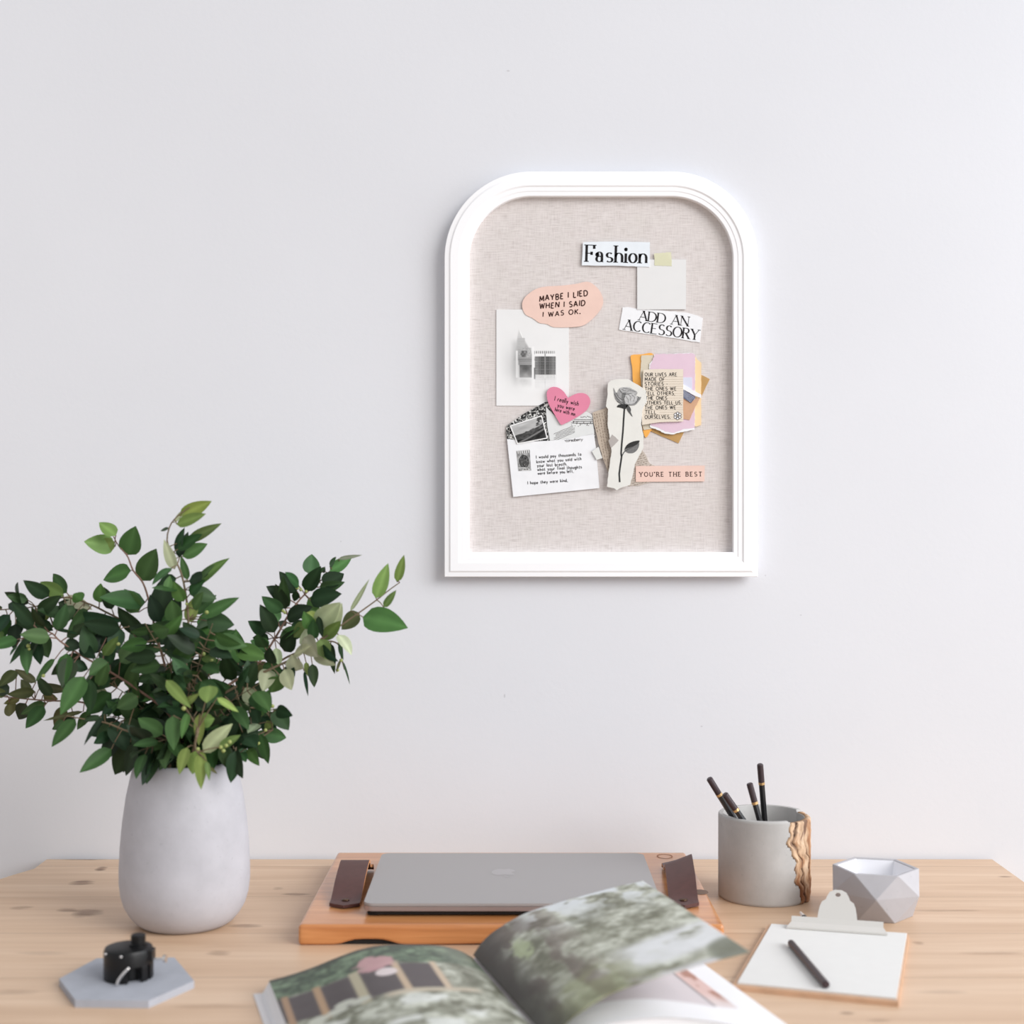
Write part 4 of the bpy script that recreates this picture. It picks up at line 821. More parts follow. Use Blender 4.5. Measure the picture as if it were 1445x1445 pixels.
def strap(x, yf, ybk, w, peak, yaw, pointed=True, twist=0.0):
    cen = Vector((x, (yf + ybk) / 2, 0)); R_ = Matrix.Rotation(yaw, 4, 'Z')
    pr = spline([(0, yf - .006, TZ + .0012), (0, yf + .012, TZ + .0022), (0, yf + .050, TZ + peak * .62), (0, yf + .092, TZ + peak * .97), (0, yf + .108, TZ + peak * .94), (0, yf + .118, TZ + peak * .60), (0, ybk - .010, TZ + .006), (0, ybk - .002, TZ + .0012)], 40)
    bm = bmesh.new(); th = .0032; rows = []
    for i, p in enumerate(pr):
        t = (pr[min(i + 1, 39)] - pr[max(i - 1, 0)]).normalized(); nrm = Vector((0, -t.z, t.y))
        row = []
        for o2 in (0, 1):
            for s in (-1, -.5, 0, .5, 1):
                q = p + nrm * (th * o2); q = Vector((s * w / 2, q.y + twist * s * max(0, min(1, (i - 12) / 12)) * .02, TZ + (q.z - TZ) * (1 + twist * s * .35)))
                if pointed and i == 0: q.y -= (1 - abs(s)) * .010
                q = R_ @ (q - Vector((0, cen.y, 0))) ; row.append(bm.verts.new((q.x + x, q.y + cen.y, q.z)))
        rows.append(row)
    for A, B in zip(rows, rows[1:]):
        for s in range(4):
            bm.faces.new((A[5 + s], A[6 + s], B[6 + s], B[5 + s])); bm.faces.new((A[s], B[s], B[s + 1], A[s + 1]))
        for a_, b_ in ((0, 5), (9, 4)): 
            f = bm.faces.new((A[a_], A[b_], B[b_], B[a_])); f.material_index = 1
    for Rw in (rows[0], rows[-1]):
        for s in range(4): bm.faces.new((Rw[s], Rw[s + 1], Rw[6 + s], Rw[5 + s]))
    h = mkbm('handle', bm, LEATHER, tr); h.data.materials.append(LEATHER_EDGE); sharp(h, 40)
    h['label'] = 'dark brown leather strap handle'
    rv = R_ @ (Vector((0, yf + .004 - cen.y, 0)))
    mkbm('rivet', lathe([(0, 0), (.0042, 0), (.0036, .0012), (0, .0016)], Vector((x + rv.x, cen.y + rv.y, TZ + .0046)), 18), simple('dark_brass', C(96, 74, 58), .35, .8), h, smooth=True)
    return h
strap(-.1785, CAMY + 1.592, CAMY + 1.750, .0325, .0215, 0)
strap(.1885, CAMY + 1.592, CAMY + 1.770, .0315, .0225, math.radians(-3), twist=.5)
p = at(938, 1207, 1); 
for (px, py, ra, rb, nm, cl) in ((938, 1208.5, .0098, .0080, 'knot', C(150, 92, 52)), (988, 1259, .009, .0, 'knot', C(110, 84, 66))):
    p = desk(px, py, .021); bm = bmesh.new(); n = 30
    o1 = [bm.verts.new((p.x + ra * math.cos(2 * PI * k / n), p.y + ra * 1.25 * math.sin(2 * PI * k / n), TZ + .00025)) for k in range(n)]
    if rb:
        i1 = [bm.verts.new((p.x + rb * math.cos(2 * PI * k / n), p.y + rb * 1.25 * math.sin(2 * PI * k / n), TZ + .00025)) for k in range(n)]
        for k in range(n): bm.faces.new((o1[k], o1[(k + 1) % n], i1[(k + 1) % n], i1[k]))
    else: bm.faces.new(o1)
    mkbm(nm, bm, simple('knot_brown', cl, .5, 0, .2, 200), tr)

# ------------------------------------------------------------------ laptop
lx0, lx1, ly0, ly1 = -.1545, .1560, CAMY + 1.545, CAMY + 1.773
LB = TZ
lc = Vector(((lx0 + lx1) / 2, (ly0 + ly1) / 2, LB))
lap = empty('laptop', lc, 'closed grey aluminium laptop lying on the wooden tray', 'laptop')
def rr_pts(x0, x1, y0, y1, r, n=8):
    out = []
    for cx_, cy_, a0 in ((x1 - r, y0 + r, -90), (x1 - r, y1 - r, 0), (x0 + r, y1 - r, 90), (x0 + r, y0 + r, 180)):
        for k in range(n + 1): a = math.radians(a0 + 90 * k / n); out.append((cx_ + r * math.cos(a), cy_ + r * math.sin(a)))
    return out
bm = bm_prism(rr_pts(lx0, lx1, ly0, ly1, .011), LB + .0118, LB + .0146); bevel(bm, .0009, 2)
sharp(mkbm('lid', bm, ALU, lap), 35)
bm = bm_prism(rr_pts(lx0, lx1, ly0, ly1, .011), LB + .0066, LB + .0114); bevel(bm, .0007, 2)
sharp(mkbm('base', bm, ALU_EDGE, lap), 35)
bm = bm_prism(rr_pts(lx0 + .006, lx1 - .006, ly0 + .005, ly1 - .005, .010), LB + .0113, LB + .0119)
mkbm('seam_gasket', bm, BLACK_RUBBER, lap)
bm = bm_prism(rr_pts(lx0 + .005, lx1 - .005, ly0 + .005, ly1 - .005, .009), LB + .0020, LB + .0067)
mkbm('underside', bm, BLACK_RUBBER, lap)['label'] = 'black underside'
for sx in (.03, .97):
    for sy in (.06, .94):
        mkbm('foot', lathe([(0, 0), (.006, 0), (.0065, .0021), (0, .0021)], Vector((lx0 + (lx1 - lx0) * sx, ly0 + (ly1 - ly0) * sy, LB)), 20), BLACK_RUBBER, lap)
# mark on the lid: bitten fruit outline, upside towards the hinge
ap = [(0, .30), (.22, .40), (.42, .34), (.50, .20)] ; pc = desk(711, 1231, .0356)
apple = smooth_loop([(0, .38), (.2, .45), (.42, .38), (.47, .28), (.36, .14), (.36, -.04), (.50, -.18), (.38, -.42), (.2, -.52), (0, -.47), (-.2, -.52), (-.4, -.38), (-.52, -.08), (-.5, .2), (-.36, .42), (-.18, .45)], 60)
leafp = smooth_loop([(.02, .5), (.05, .66), (.2, .78), (.18, .62), (.1, .53)], 20)
V = []; Fc = []
for poly in (apple, leafp):
    i0 = len(V); V += [(pc.x + x * .026, pc.y - y * .030, LB + .01475) for x, y in poly]; Fc.append(tuple(range(i0, len(V)))[::-1])
mk('logo', V, Fc, LOGO, lap)

# ------------------------------------------------------------------ open book
th = math.radians(16)
G0 = Vector((-.038, CAMY + 1.416, TOP)); U = Vector((math.cos(th), math.sin(th), 0)); Vv = Vector((math.sin(th), -math.cos(th), 0)); PH = .245
bk = empty('open_book', G0 + Vv * .12, 'open picture book with one page arching over, lying at the front of the desk', 'book')
def interp(prof, n):
    pts = spline([(a, 0, b) for a, b in prof], n); return [(p.x, p.z) for p in pts]
def page_grid(name, prof, sgn, func, nu, nv, m, thick=0.0, t0=0, t1=PH, lift=None):
    pr = interp(prof, nu); ts = [t0 + (t1 - t0) * j / (nv - 1) for j in range(nv)]
    V = []; col = []; arc = [0]
    for a, b in zip(pr, pr[1:]): arc.append(arc[-1] + math.hypot(b[0] - a[0], b[1] - a[1]))
    for t in ts:
        for s, z in pr:
            p = G0 + U * (sgn * s) + Vv * t; V.append((p.x, p.y, TOP + z + (lift(s, t) if lift else 0)))
    Fc = [(j * nu + i, j * nu + i + 1, (j + 1) * nu + i + 1, (j + 1) * nu + i) for j in range(nv - 1) for i in range(nu - 1)]
    if sgn > 0: Fc = [f[::-1] for f in Fc]
    o = mk(name, V, Fc, m, bk, smooth=True)
    ss, tt = np.meshgrid(np.array([q[0] for q in pr]), np.array(ts)); c = np.ones((nu * nv, 4)); c[:, :3] = srgb2lin(func(ss, tt)).reshape(-1, 3)
    ca = o.data.color_attributes.new('print', 'FLOAT_COLOR', 'POINT'); ca.data.foreach_set('color', c.ravel())
    if thick:
        md = o.modifiers.new('thickness', 'SOLIDIFY'); md.thickness = thick; md.offset = -1
    return o
def foliage(s, t, lo, hi, sc):
    n = fbm(s * sc, t * sc, 5); n2 = fbm(s * sc * 3 + 40, t * sc * 3, 3); f = np.clip((n - .3) / .4 * .7 + (n2 - .35) * .9, 0, 1)
    return mixc(np.ones(s.shape + (3,)) * np.array(lo, float), hi, f)
def left_print(s, t):
    c = foliage(s, t, (92, 93, 76), (200, 203, 190), 70); w = sst(.52, .66, fbm(s * 45 + 9, t * 45, 4)) * sst(.12, .16, t); c = mixc(c, (222, 225, 221), w * .85)
    g = foliage(s + 3, t, (48, 62, 48), (118, 138, 112), 90); top = sst(.062, .052, t + .008 * (fbm(s * 80, t * 80) - .5)); c = mixc(c, (0, 0, 0), top * 0)
    c = c * (1 - top[..., None]) + g * top[..., None]
    dark = sst(.056, .062, t) * sst(.134, .126, t + .03 * np.clip(s - .13, 0, 1) * 6) * sst(.048, .054, s); c = mixc(c, (74, 66, 68), dark * .95)
    for ps, tw, cl in ((.053, .004, (196, 176, 152)), (.088, .0045, (188, 166, 140)), (.125, .006, (178, 170, 144)), (.158, .0045, (172, 142, 112)), (.186, .004, (160, 130, 104))):
        q = sst(tw, tw * .5, np.abs(s - ps - (t - .09) * .02)) * sst(.05, .058, t) * sst(.14, .132, t); c = mixc(c, cl, q)
    rail = sst(.007, .004, np.abs(t - .136)) * sst(.115, .105, s) * sst(.02, .035, s); c = mixc(c, (190, 178, 158), rail * .85)
    pf = sst(1, .5, ((s - .103) / .020) ** 2 + ((t - .048) / .022) ** 2 + 1.3 * (fbm(s * 160, t * 160) - .5)); c = mixc(c, (196, 150, 154), pf * .9)
    wf = sst(1, .6, ((s - .098) / .011) ** 2 + ((t - .077) / .012) ** 2); c = mixc(c, (216, 204, 204), wf)
    for a, b in ((.142, .118), (.150, .128), (.172, .14), (.166, .132), (.13, .125)): c = mixc(c, (190, 192, 180), sst(1, .4, ((s - a) / .011) ** 2 + ((t - b) / .008) ** 2))
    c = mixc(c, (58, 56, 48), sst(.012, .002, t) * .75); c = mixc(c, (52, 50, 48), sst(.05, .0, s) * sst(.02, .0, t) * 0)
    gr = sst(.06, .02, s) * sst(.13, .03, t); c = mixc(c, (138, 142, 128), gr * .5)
    return c
def arch_print(s, t):
    c = foliage(s, t, (104, 105, 86), (206, 209, 196), 55); r = fbm(s * 20 + 7, t * 40, 4)
    c = mixc(c, (96, 84, 76), sst(.45, .6, fbm(s * 60, t * 16 + 3)) * sst(.10, .03, s) * .8)
    band = sst(.040, .020, np.abs(t - .178 - .035 * (1 - s / .17))) * sst(.06, .10, s); c = mixc(c, (226, 228, 231), band * sst(.25, .45, r + .16) * .92)
    farw = sst(.10, .0, t) * sst(.02, .07, s); c = mixc(c, (220, 225, 229), farw * sst(.34, .56, fbm(s * 60 + 3, t * 60, 4)) * .95)
    c = mixc(c, (208, 207, 212), sst(.232, .245, t) * sst(.07, .1, s) * .9); gr = sst(.16, .2, t) * sst(.13, .05, s); c = mixc(c, (136, 142, 98), gr * .5 * sst(.35, .6, fbm(s * 50, t * 50)))
    cor = sst(1.1, .5, ((s - .172) / .03) ** 2 + ((t - .235) / .04) ** 2); c = mixc(c, (104, 108, 92), cor * .8)
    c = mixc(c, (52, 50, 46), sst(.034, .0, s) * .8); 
    fl3 = sst(1, .3, ((s - .028) / .010) ** 2 + ((t - .075) / .03) ** 2 + 2 * (fbm(s * 200, t * 120) - .5)); c = mixc(c, (176, 188, 148), fl3 * .8)
    return c
def right_print(s, t):
    c = np.ones(s.shape + (3,)) * np.array((243., 243, 247)); pic_shade = sst(.166, .164, s) * sst(.197, .1955, t); c = mixc(c, (214, 206, 210), pic_shade)  # lavender-grey picture tone has the shade beneath the arching page painted in
    st_ = sst(.1655, .1675, s) * sst(.1875, .1855, s) * sst(.195, .1935, t); f = fbm(s * 120, t * 30); q = np.ones(s.shape + (3,)) * np.array((222., 190, 184)); q = mixc(q, (176, 128, 112), sst(.5, .62, f)); q = mixc(q, (226, 214, 214), sst(.15, .19, t))
    c = c * (1 - st_[..., None]) + q * st_[..., None]; c = mixc(c, (110, 104, 108), sst(.0016, .0006, np.abs(s - .165)) * sst(.195, .193, t)); return c
LP = [(0, .0185), (.012, .0255), (.03, .0315), (.055, .0348), (.085, .0368), (.108, .0345), (.130, .0285), (.152, .0215), (.175, .0158), (.192, .0128)]
RP = [(0, .0165), (.015, .0230), (.04, .0300), (.075, .0325), (.105, .0310), (.14, .0245), (.175, .0165), (.212, .0120)]
AP = [(.001, .0205), (.010, .0320), (.0236, .0425), (.052, .0560), (.085, .0640), (.1167, .0702), (.145, .0752), (.173, .0795)]
def block(name, prof, sgn, edge_out):
    pr = interp(prof, 40); bm = bmesh.new(); rows = []
    for t in (.002, PH - .002):
        up = [bm.verts.new(G0 + U * (sgn * s) + Vv * t + Vector((0, 0, z - .0004))) for s, z in pr]
        dn = [bm.verts.new(G0 + U * (sgn * (s * (1 + edge_out / pr[-1][0]))) + Vv * t + Vector((0, 0, .0008))) for s, z in pr]
        rows.append((up, dn))
    (u0, d0), (u1, d1) = rows
    for i in range(39):
        bm.faces.new((u0[i], u0[i + 1], u1[i + 1], u1[i])); bm.faces.new((d0[i], d1[i], d1[i + 1], d0[i + 1])); bm.faces.new((u0[i], d0[i], d0[i + 1], u0[i + 1])); bm.faces.new((u1[i], u1[i + 1], d1[i + 1], d1[i]))
    bm.faces.new((u0[-1], d0[-1], d1[-1], u1[-1])); bm.faces.new((u0[0], u1[0], d1[0], d0[0]))
    m, nt, b = new_mat('page_edges'); setp(b, Roughness=.8)
    f = noise(nt, coords(nt, (8, 8, 900)), 1, 2); nt.links.new(ramp(nt, f, [(.35, C(224, 224, 227)), (.65, C(240, 240, 243))]), b.inputs['Base Color'])
    return sharp(mkbm(name, bm, m, bk), 40)
block('page_block', LP, -1, .007); block('page_block', RP, 1, .004)
bm = bmesh.new()
cv = [G0 + U * a + Vv * t for a, t in ((-.206, -.003), (.222, -.003), (.222, PH + .003), (-.206, PH + .003))]
mkbm('cover', bm_prism([(p.x, p.y) for p in cv][::-1], TOP + .0001, TOP + .0009), simple('cover_board', C(214, 212, 214), .5), bk)
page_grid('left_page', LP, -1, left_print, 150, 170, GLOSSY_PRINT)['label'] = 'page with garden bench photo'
page_grid('right_page', RP, 1, right_print, 150, 150, GLOSSY_PRINT)['label'] = 'white page with pale picture and painted shade'
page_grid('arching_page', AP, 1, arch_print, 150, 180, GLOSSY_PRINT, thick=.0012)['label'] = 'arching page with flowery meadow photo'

# ------------------------------------------------------------------ pencil cup
cc = Vector(((1078 - CX) / F * 1.714, CAMY + 1.714, TOP)); CH = .0955; RO = .0522; RI = .0455
cup = empty('pencil_cup', cc, 'round concrete cup with a strip of rough tree bark, holding black pencils', 'pencil cup')
def bl(z): return math.radians(-69 + 19 * sst(0.0, 1.0, 1 - z / CH) + 3.0 * math.sin(z * 160) + 2.0 * math.sin(z * 420))
BR = math.radians(24)
bm = bmesh.new(); seg = 180; hs_ = [0, .001, .003] + [.004 + (CH - .008) * i / 26 for i in range(27)] + [CH - .0025, CH - .0008, CH]
outer = []
for z in hs_:
    ring = []
    for k in range(seg):
        a = -PI + 2 * PI * k / seg; inb = bl(z) < a < BR
        r = RO - (.0012 if z == 0 else .0003 if z == .001 else 0) - (.0011 if z == CH else .0003 if z > CH - .001 else 0)
        zz = z
        if inb: r = RI + .0018; zz = min(z, CH - .0035)
        ring.append(bm.verts.new((cc.x + r * math.cos(a), cc.y + r * math.sin(a), TOP + zz)))
    outer.append(ring)
inner_r = []
for z, r in ((CH, RI + .0008), (CH - .001, RI), (.012, RI), (.008, RI - .004)):
    inner_r.append([bm.verts.new((cc.x + r * math.cos(-PI + 2 * PI * k / seg), cc.y + r * math.sin(-PI + 2 * PI * k / seg), TOP + (min(z, CH - .0035 - (.0004 if z < CH else 0)) if bl(CH) < -PI + 2 * PI * k / seg < BR else z))) for k in range(seg)])
allr = outer + inner_r
for A, B in zip(allr, allr[1:]):
    for k in range(seg): bm.faces.new((A[k], A[(k + 1) % seg], B[(k + 1) % seg], B[k]))
bm.faces.new(outer[0][::-1]); bm.faces.new(inner_r[-1])
sharp(mkbm('body', bm, concrete('cup_concrete', C(182, 180, 178), .1, 30), cup, origin=cc), 45)
# bark
na, nz = 70, 80; V = []; Cc = []; Fc = []
A_, Z_ = np.meshgrid(np.linspace(0, 1, na), np.linspace(0, 1, nz))
zz = Z_ * (CH - .003) + .0004; blv = np.vectorize(bl)(zz); ang = blv + (BR - blv) * A_
warp = .25 * (fbm(A_ * 3, Z_ * 5 + 8) - .5); ridge = fbm((A_ + warp) * 9, Z_ * 2.2, 4); crack = np.abs(((A_ + warp * .8) * 4.2) % 1 - .5) * 2
crk = sst(.22, .0, crack) * sst(.35, .5, fbm(A_ * 5 + 3, Z_ * 4)) ; low = sst(.45, .15, Z_)
rad = RO - .0006 + .0052 * (ridge - .35) - .0035 * crk + .0012 * (fbm(A_ * 30, Z_ * 20) - .5)
rad = np.where((A_ <= 0) | (A_ >= 1), RO - .003, rad); rad = np.where(Z_ >= 1, rad - .0008, rad)
colr = mixc(np.ones(A_.shape + (3,)) * np.array((214., 182, 150)), (150, 98, 62), np.clip(sst(.45, .65, fbm(A_ * 7, Z_ * 3 + 4)) * .7 + low * .6, 0, 1)); colr = mixc(colr, (58, 36, 28), np.clip(crk * 1.0 + sst(.42, .3, ridge) * .6, 0, 1)); colr = mixc(colr, (222, 196, 170), sst(.55, .7, fbm(A_ * 14 + 5, Z_ * 5)) * .6)
Xf = np.stack([cc.x + rad * np.cos(ang), cc.y + rad * np.sin(ang), TOP + zz], -1).reshape(-1, 3); Xb = np.stack([cc.x + (RI + .001) * np.cos(ang), cc.y + (RI + .001) * np.sin(ang), TOP + zz], -1).reshape(-1, 3)
V = [tuple(p) for p in Xf] + [tuple(p) for p in Xb]; nn = na * nz
for j in range(nz - 1):
    for i in range(na - 1):
        a = j * na + i; Fc.append((a, a + 1, a + na + 1, a + na)); Fc.append((nn + a, nn + a + na, nn + a + na + 1, nn + a + 1))
for i in range(na - 1):
    Fc.append((i, nn + i, nn + i + 1, i + 1)); t = (nz - 1) * na + i; Fc.append((t, t + 1, nn + t + 1, nn + t))
for j in range(nz - 1):
    a = j * na; Fc.append((a, a + na, nn + a + na, nn + a)); a += na - 1; Fc.append((a, nn + a, nn + a + na, a + na))
bo = mk('bark', V, Fc, bark_mat(), cup, smooth=True); bo['label'] = 'strip of rough brown bark'
cl4 = np.ones((2 * nn, 4)); cl4[:nn, :3] = srgb2lin(colr).reshape(-1, 3); cl4[nn:, :3] = srgb2lin(np.array((190., 150, 110)))
bo.data.color_attributes.new('print', 'FLOAT_COLOR', 'POINT').data.foreach_set('color', cl4.ravel())
# pencils
def pencil(A, B, r, label, name='pencil', cap=.022, ring=.003, tip=True, group='black pencils in the concrete cup'):
    """A: capped end, B: other end"""
    A = Vector(A); B = Vector(B); d = (A - B).normalized(); L = (A - B).length
    root = empty(name, B, label, 'pencil', group)
    tl_ = .016 if tip else 0
    sharp(mkbm('barrel', tube([B + d * tl_, A - d * (cap + ring)], r, 6), BLACK_LACQUER, root, origin=B), 30)
    sharp(mkbm('band', tube([A - d * (cap + ring), A - d * cap], r * 1.04, 12), GOLD, root, origin=B), 30)
    bm = tube([A - d * cap, A - d * .0012, A], [r * 1.02, r * 1.02, r * .72], 12)
    sharp(mkbm('end_cap', bm, PURPLE_CAP, root, origin=B), 40)
    if tip:
        mkbm('sharpened_wood', tube([B + d * .004, B + d * tl_], [r * .28, r * .98], 12), PALE_WOOD, root, origin=B); mkbm('lead', tube([B, B + d * .0045], [.0002, r * .3], 10), BLACK_LACQUER, root, origin=B)
    return root
def inb(px, D): return Vector(((px - CX) / F * D, CAMY + D, TOP + .0095))
pencil(at(1000.5, 1098, 1.690), inb(1094, 1.722), .0036, 'leftmost black pencil leaning left in the concrete cup')
pencil(at(1022.5, 1120, 1.676), inb(1118, 1.700), .0036, 'shorter black pencil leaning beside the leftmost one in the cup')
pencil(at(1057.5, 1105, 1.684), inb(1100, 1.688), .0036, 'black pencil leaning slightly left in the middle of the cup')
pencil(at(1072.5, 1078, 1.708), inb(1086, 1.738), .0036, 'tallest upright black pencil in the concrete cup')

# ------------------------------------------------------------------ faceted bowl
bc = Vector(((1235.5 - CX) / F * 1.636, CAMY + 1.636, TOP)); rz_ = .0527; ph = math.radians(-13)
def hexr(r, z, a0): return [Vector((bc.x + r * math.cos(a0 + PI / 3 * k), bc.y + r * math.sin(a0 + PI / 3 * k), TOP + z)) for k in range(6)]
bm = bmesh.new(); T = [bm.verts.new(v) for v in hexr(.0462, rz_, ph)]; Mr = [bm.verts.new(v) for v in hexr(.0525, .0285, ph + PI / 6)]; Bt = [bm.verts.new(v) for v in hexr(.0395, 0, ph)]
Ti = [bm.verts.new(v) for v in hexr(.0415, rz_ - .0004, ph)]; Bi = [bm.verts.new(v) for v in hexr(.033, .008, ph)]
for k_ in range(6):
    j = (k_ + 1) % 6; l = (k_ - 1) % 6
    bm.faces.new((T[k_], Mr[k_], T[j])); bm.faces.new((T[k_], Mr[l], Mr[k_])); bm.faces.new((Mr[k_], Bt[k_], Bt[j])); bm.faces.new((Mr[l], Bt[k_], Mr[k_]))
    bm.faces.new((T[k_], T[j], Ti[j], Ti[k_])); bm.faces.new((Ti[k_], Ti[j], Bi[j], Bi[k_]))
bm.faces.new(Bt[::-1]); bm.faces.new(Bi)
bmesh.ops.recalc_face_normals(bm, faces=bm.faces[:]); bevel(bm, .0005, 1, 8)
bowl = empty('faceted_bowl', bc, 'pale grey concrete bowl with triangular facets right of the pencil cup', 'bowl')
mkbm('body', bm, concrete('bowl_concrete', C(180, 178, 182), .05, 30), bowl, origin=bc)
bm = bmesh.new(); A_i = [bm.verts.new(v) for v in hexr(.0411, rz_ - .0012, ph)]; B_i = [bm.verts.new(v) for v in hexr(.0327, .0085, ph)]
for k_ in range(6): bm.faces.new((A_i[k_], A_i[(k_ + 1) % 6], B_i[(k_ + 1) % 6], B_i[k_]))
bm.faces.new(B_i)
mkbm('lining', bm, simple('white_glaze', C(238, 238, 242), .4), bowl, origin=bc)['label'] = 'white inside of the bowl'

# ------------------------------------------------------------------ clipboard
bz = .0045
K = [desk(1084, 1304.5, bz), desk(1283, 1318.5, bz), desk(1268, 1414, bz), desk(1033, 1390.5, bz)]
kc_ = sum(K, Vector()) / 4; kc_.z = TOP
cbd = empty('clipboard', kc_, 'small brown clipboard with metal clip lying on the desk front right', 'clipboard')
bm = bm_prism([(p.x, p.y) for p in K][::-1], TOP, TOP + bz); bevel(bm, .0007, 2)
mkbm('board', bm, simple('hardboard', C(202, 164, 134), .6, 0, .1, 60), cbd)
def onb(a, b, z):   # a: 0 left..1 right, b: 0 back..1 front
    p = (K[0] * (1 - a) + K[1] * a) * (1 - b) + (K[3] * (1 - a) + K[2] * a) * b; return Vector((p.x, p.y, TOP + z))
pz = bz + .0018
q = [onb(.028, .012, 0), onb(.985, .012, 0), onb(.985, .975, 0), onb(.028, .975, 0)]
bm = bm_prism([(p.x, p.y) for p in q][::-1], TOP + bz + .0001, TOP + pz)
tag(mkbm('paper_pad', bm, paper('pad_paper', C(222, 221, 219), .01)), 'blank white paper pad held on the clipboard', 'paper')
# clip: bar + raised rounded tab with hole
ex = (K[1] - K[0]).normalized(); ex.z = 0; ey = Vector((-ex.y, ex.x, 0))   # ey points away from the camera
c0 = onb(.50, .045, pz)
def cl(x, s, h): p = c0 + ex * x + ey * s; return Vector((p.x, p.y, TOP + pz + .0002 + h))
hw = .0510; bm = bmesh.new(); rows = []
for s_, h in ((-.0085, .0), (-.0078, .0014), (.0020, .0042), (.0072, .0088)):
    w_ = hw - .004 * (s_ > 0); rows.append([bm.verts.new(cl(-w_, s_, h + .0009)), bm.verts.new(cl(w_, s_, h + .0009)), bm.verts.new(cl(w_, s_ + .0004, h)), bm.verts.new(cl(-w_, s_ + .0004, h))])
for A, B in zip(rows, rows[1:]):
    for k in range(4): bm.faces.new((A[k], A[(k + 1) % 4], B[(k + 1) % 4], B[k]))
bm.faces.new(rows[0]); bm.faces.new(rows[-1][::-1])
clip = mkbm('clip', bm, NICKEL, cbd); clip['label'] = 'silver metal clip'
# tab outline (x, along slope)
sl = math.radians(48); ol = [(-.0205, -.001), (-.0200, .004), (-.0196, .0075), (-.0185, .014), (-.0165, .0195), (-.0125, .0225), (-.0112, .0265), (-.0085, .0315), (-.0035, .0342), (.0035, .0342), (.0085, .0315), (.0112, .0265), (.0125, .0225), (.0165, .0195), (.0185, .014), (.0196, .0075), (.0200, .004), (.0205, -.001)]
nh = 18; bm = bmesh.new()
def tabp(x, l, o2): return cl(x, .007 + l * math.cos(sl) - o2 * math.sin(sl), .0090 + l * math.sin(sl) + o2 * math.cos(sl))
hole = [(.0028 * math.cos(2 * PI * k / nh), .0285 + .0024 * math.sin(2 * PI * k / nh)) for k in range(nh)]
from mathutils.geometry import tessellate_polygon
ol2 = ol
tri = tessellate_polygon([[Vector((x, y, 0)) for x, y in ol2], [Vector((x, y, 0)) for x, y in hole]])
allp = ol2 + hole
f_ = [bm.verts.new(tabp(x, l, 0)) for x, l in allp]; b_ = [bm.verts.new(tabp(x, l, -.0009)) for x, l in allp]
for t in tri:
    try: bm.faces.new([f_[i] for i in t]); bm.faces.new([b_[i] for i in t][::-1])
    except ValueError: pass
for st_, n in ((0, len(ol2)), (len(ol2), nh)):
    for i in range(n): bm.faces.new((f_[st_ + i], f_[st_ + (i + 1) % n], b_[st_ + (i + 1) % n], b_[st_ + i]))
mkbm('clip_tab', bm, NICKEL, clip)
mkbm('spring', tube([cl(-.020, .010, .0042), cl(.020, .010, .0042)], .0028, 12), NICKEL, clip, smooth=True)
# pencils on / behind the clipboard
a, b = desk(1166, 1390, pz + .0036), desk(1113, 1327, pz + .0036)
A = Vector((a.x, a.y, TOP + pz + .0037)); B = Vector((b.x, b.y, TOP + pz + .0037)); d = (A - B).normalized()
root = empty('pencil', B, 'dark plum pencil lying diagonally on the white paper pad', 'pencil')
sharp(mkbm('barrel', tube([B + d * .010, A - d * .001, A], [.0036, .0036, .0028], 12), PURPLE_CAP, root, origin=B), 30)
mkbm('sharpened_wood', tube([B + d * .003, B + d * .0105], [.001, .0033], 12), PALE_WOOD, root, origin=B); mkbm('lead', tube([B, B + d * .0034], [.0003, .0011], 8), BLACK_LACQUER, root, origin=B)
A = desk(1143, 1307, .0042); B = desk(1129, 1287, .0110); A.z = TOP + .0037; B.z = TOP + .0110; d = (A - B).normalized()
root = empty('pencil', B, 'short pencil stub poking out behind the clipboard clip', 'pencil')
sharp(mkbm('barrel', tube([B + d * .012, A], .0034, 12), BLACK_LACQUER, root, origin=B), 30)
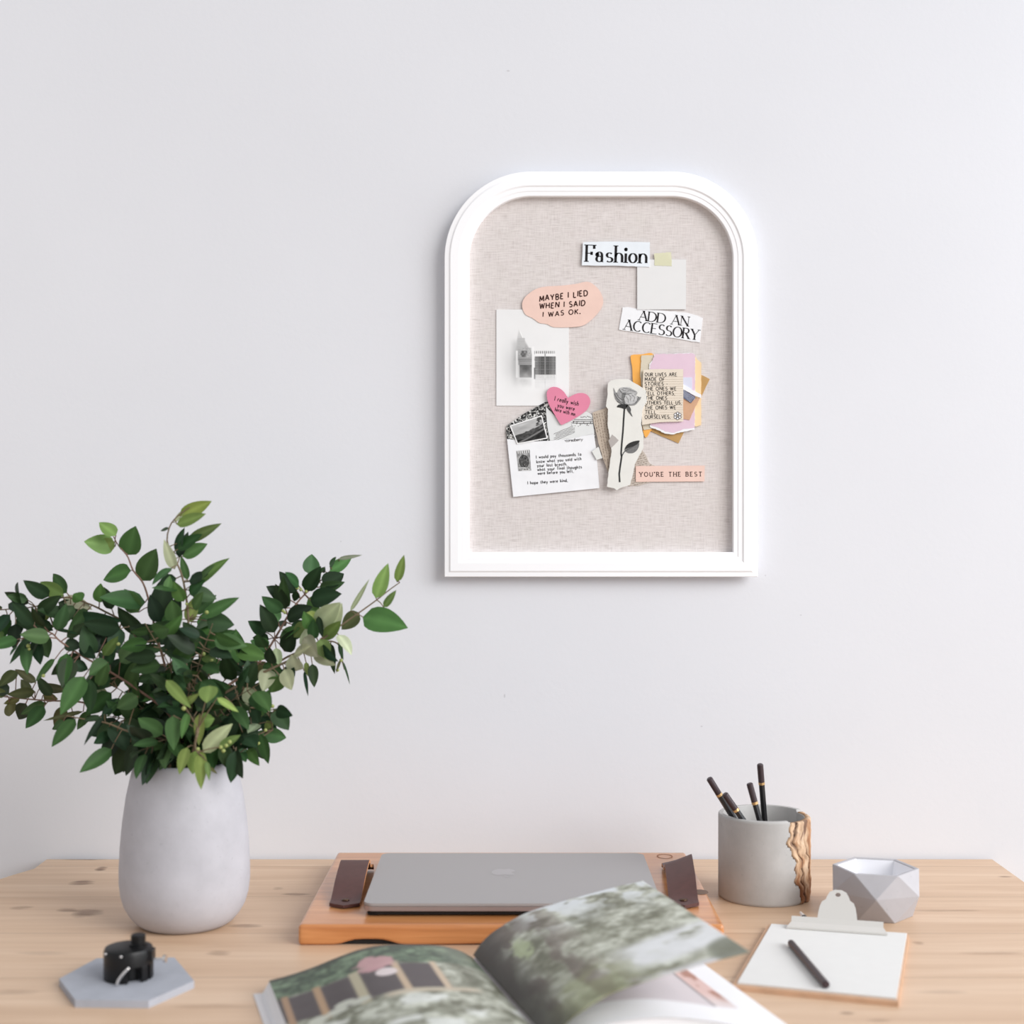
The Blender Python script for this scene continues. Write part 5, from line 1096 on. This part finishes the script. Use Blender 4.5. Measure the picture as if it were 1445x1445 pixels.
mkbm('sharpened_wood', tube([B + d * .001, B + d * .0125], [.0012, .0033], 12), simple('white_tip', C(226, 218, 212), .6), root, origin=B); mkbm('lead', tube([B, B + d * .0034], [.0003, .0011], 8), BLACK_LACQUER, root, origin=B)

for o in bpy.data.objects:
    if 'top' in o: del o['top']

# ------------------------------------------------------------------ light, world, camera
W = bpy.data.worlds.new('World'); bpy.context.scene.world = W; W.use_nodes = True
bg = W.node_tree.nodes['Background']; bg.inputs[0].default_value = (0.965, 0.975, 1.0, 1); bg.inputs[1].default_value = 0.61
sun = bpy.data.lights.new('daylight', 'SUN'); sun.energy = 2.35; sun.angle = math.radians(36); sun.color = (1.0, 0.99, 0.98)
so = bpy.data.objects.new('daylight', sun); COL.objects.link(so)
az, el = math.radians(50), math.radians(26)
dirv = Vector((-math.sin(az) * math.cos(el), math.cos(az) * math.cos(el), -math.sin(el)))
so.rotation_euler = dirv.to_track_quat('-Z', 'Y').to_euler(); so.location = (2.0, -2.5, 2.6)
ar = bpy.data.lights.new('window_light', 'AREA'); ar.shape = 'RECTANGLE'; ar.size = 1.0; ar.size_y = 1.2; ar.energy = 24; ar.color = (0.90, 0.95, 1.0)
ao = bpy.data.objects.new('window_light', ar); COL.objects.link(ao); ao.location = (2.2, -0.75, 1.6)
ao.rotation_euler = (Vector((0.4, -.4, .76)) - Vector(ao.location)).to_track_quat('-Z', 'Y').to_euler()
cam = bpy.data.cameras.new('camera'); co = bpy.data.objects.new('camera', cam); COL.objects.link(co)
co.location = (0, CAMY, CAMZ); co.rotation_euler = (PI / 2, 0, 0)
cam.sensor_width = 36; cam.sensor_fit = 'HORIZONTAL'; cam.lens = F / 1445 * 36; cam.clip_start = .05
cam.dof.use_dof = True; cam.dof.focus_distance = 1.80; cam.dof.aperture_fstop = 4.0
sc = bpy.context.scene; sc.camera = co
sc.view_settings.view_transform = 'Standard'; sc.view_settings.look = 'None'; sc.view_settings.exposure = 0; sc.view_settings.gamma = 1
sc.view_settings.use_curve_mapping = False
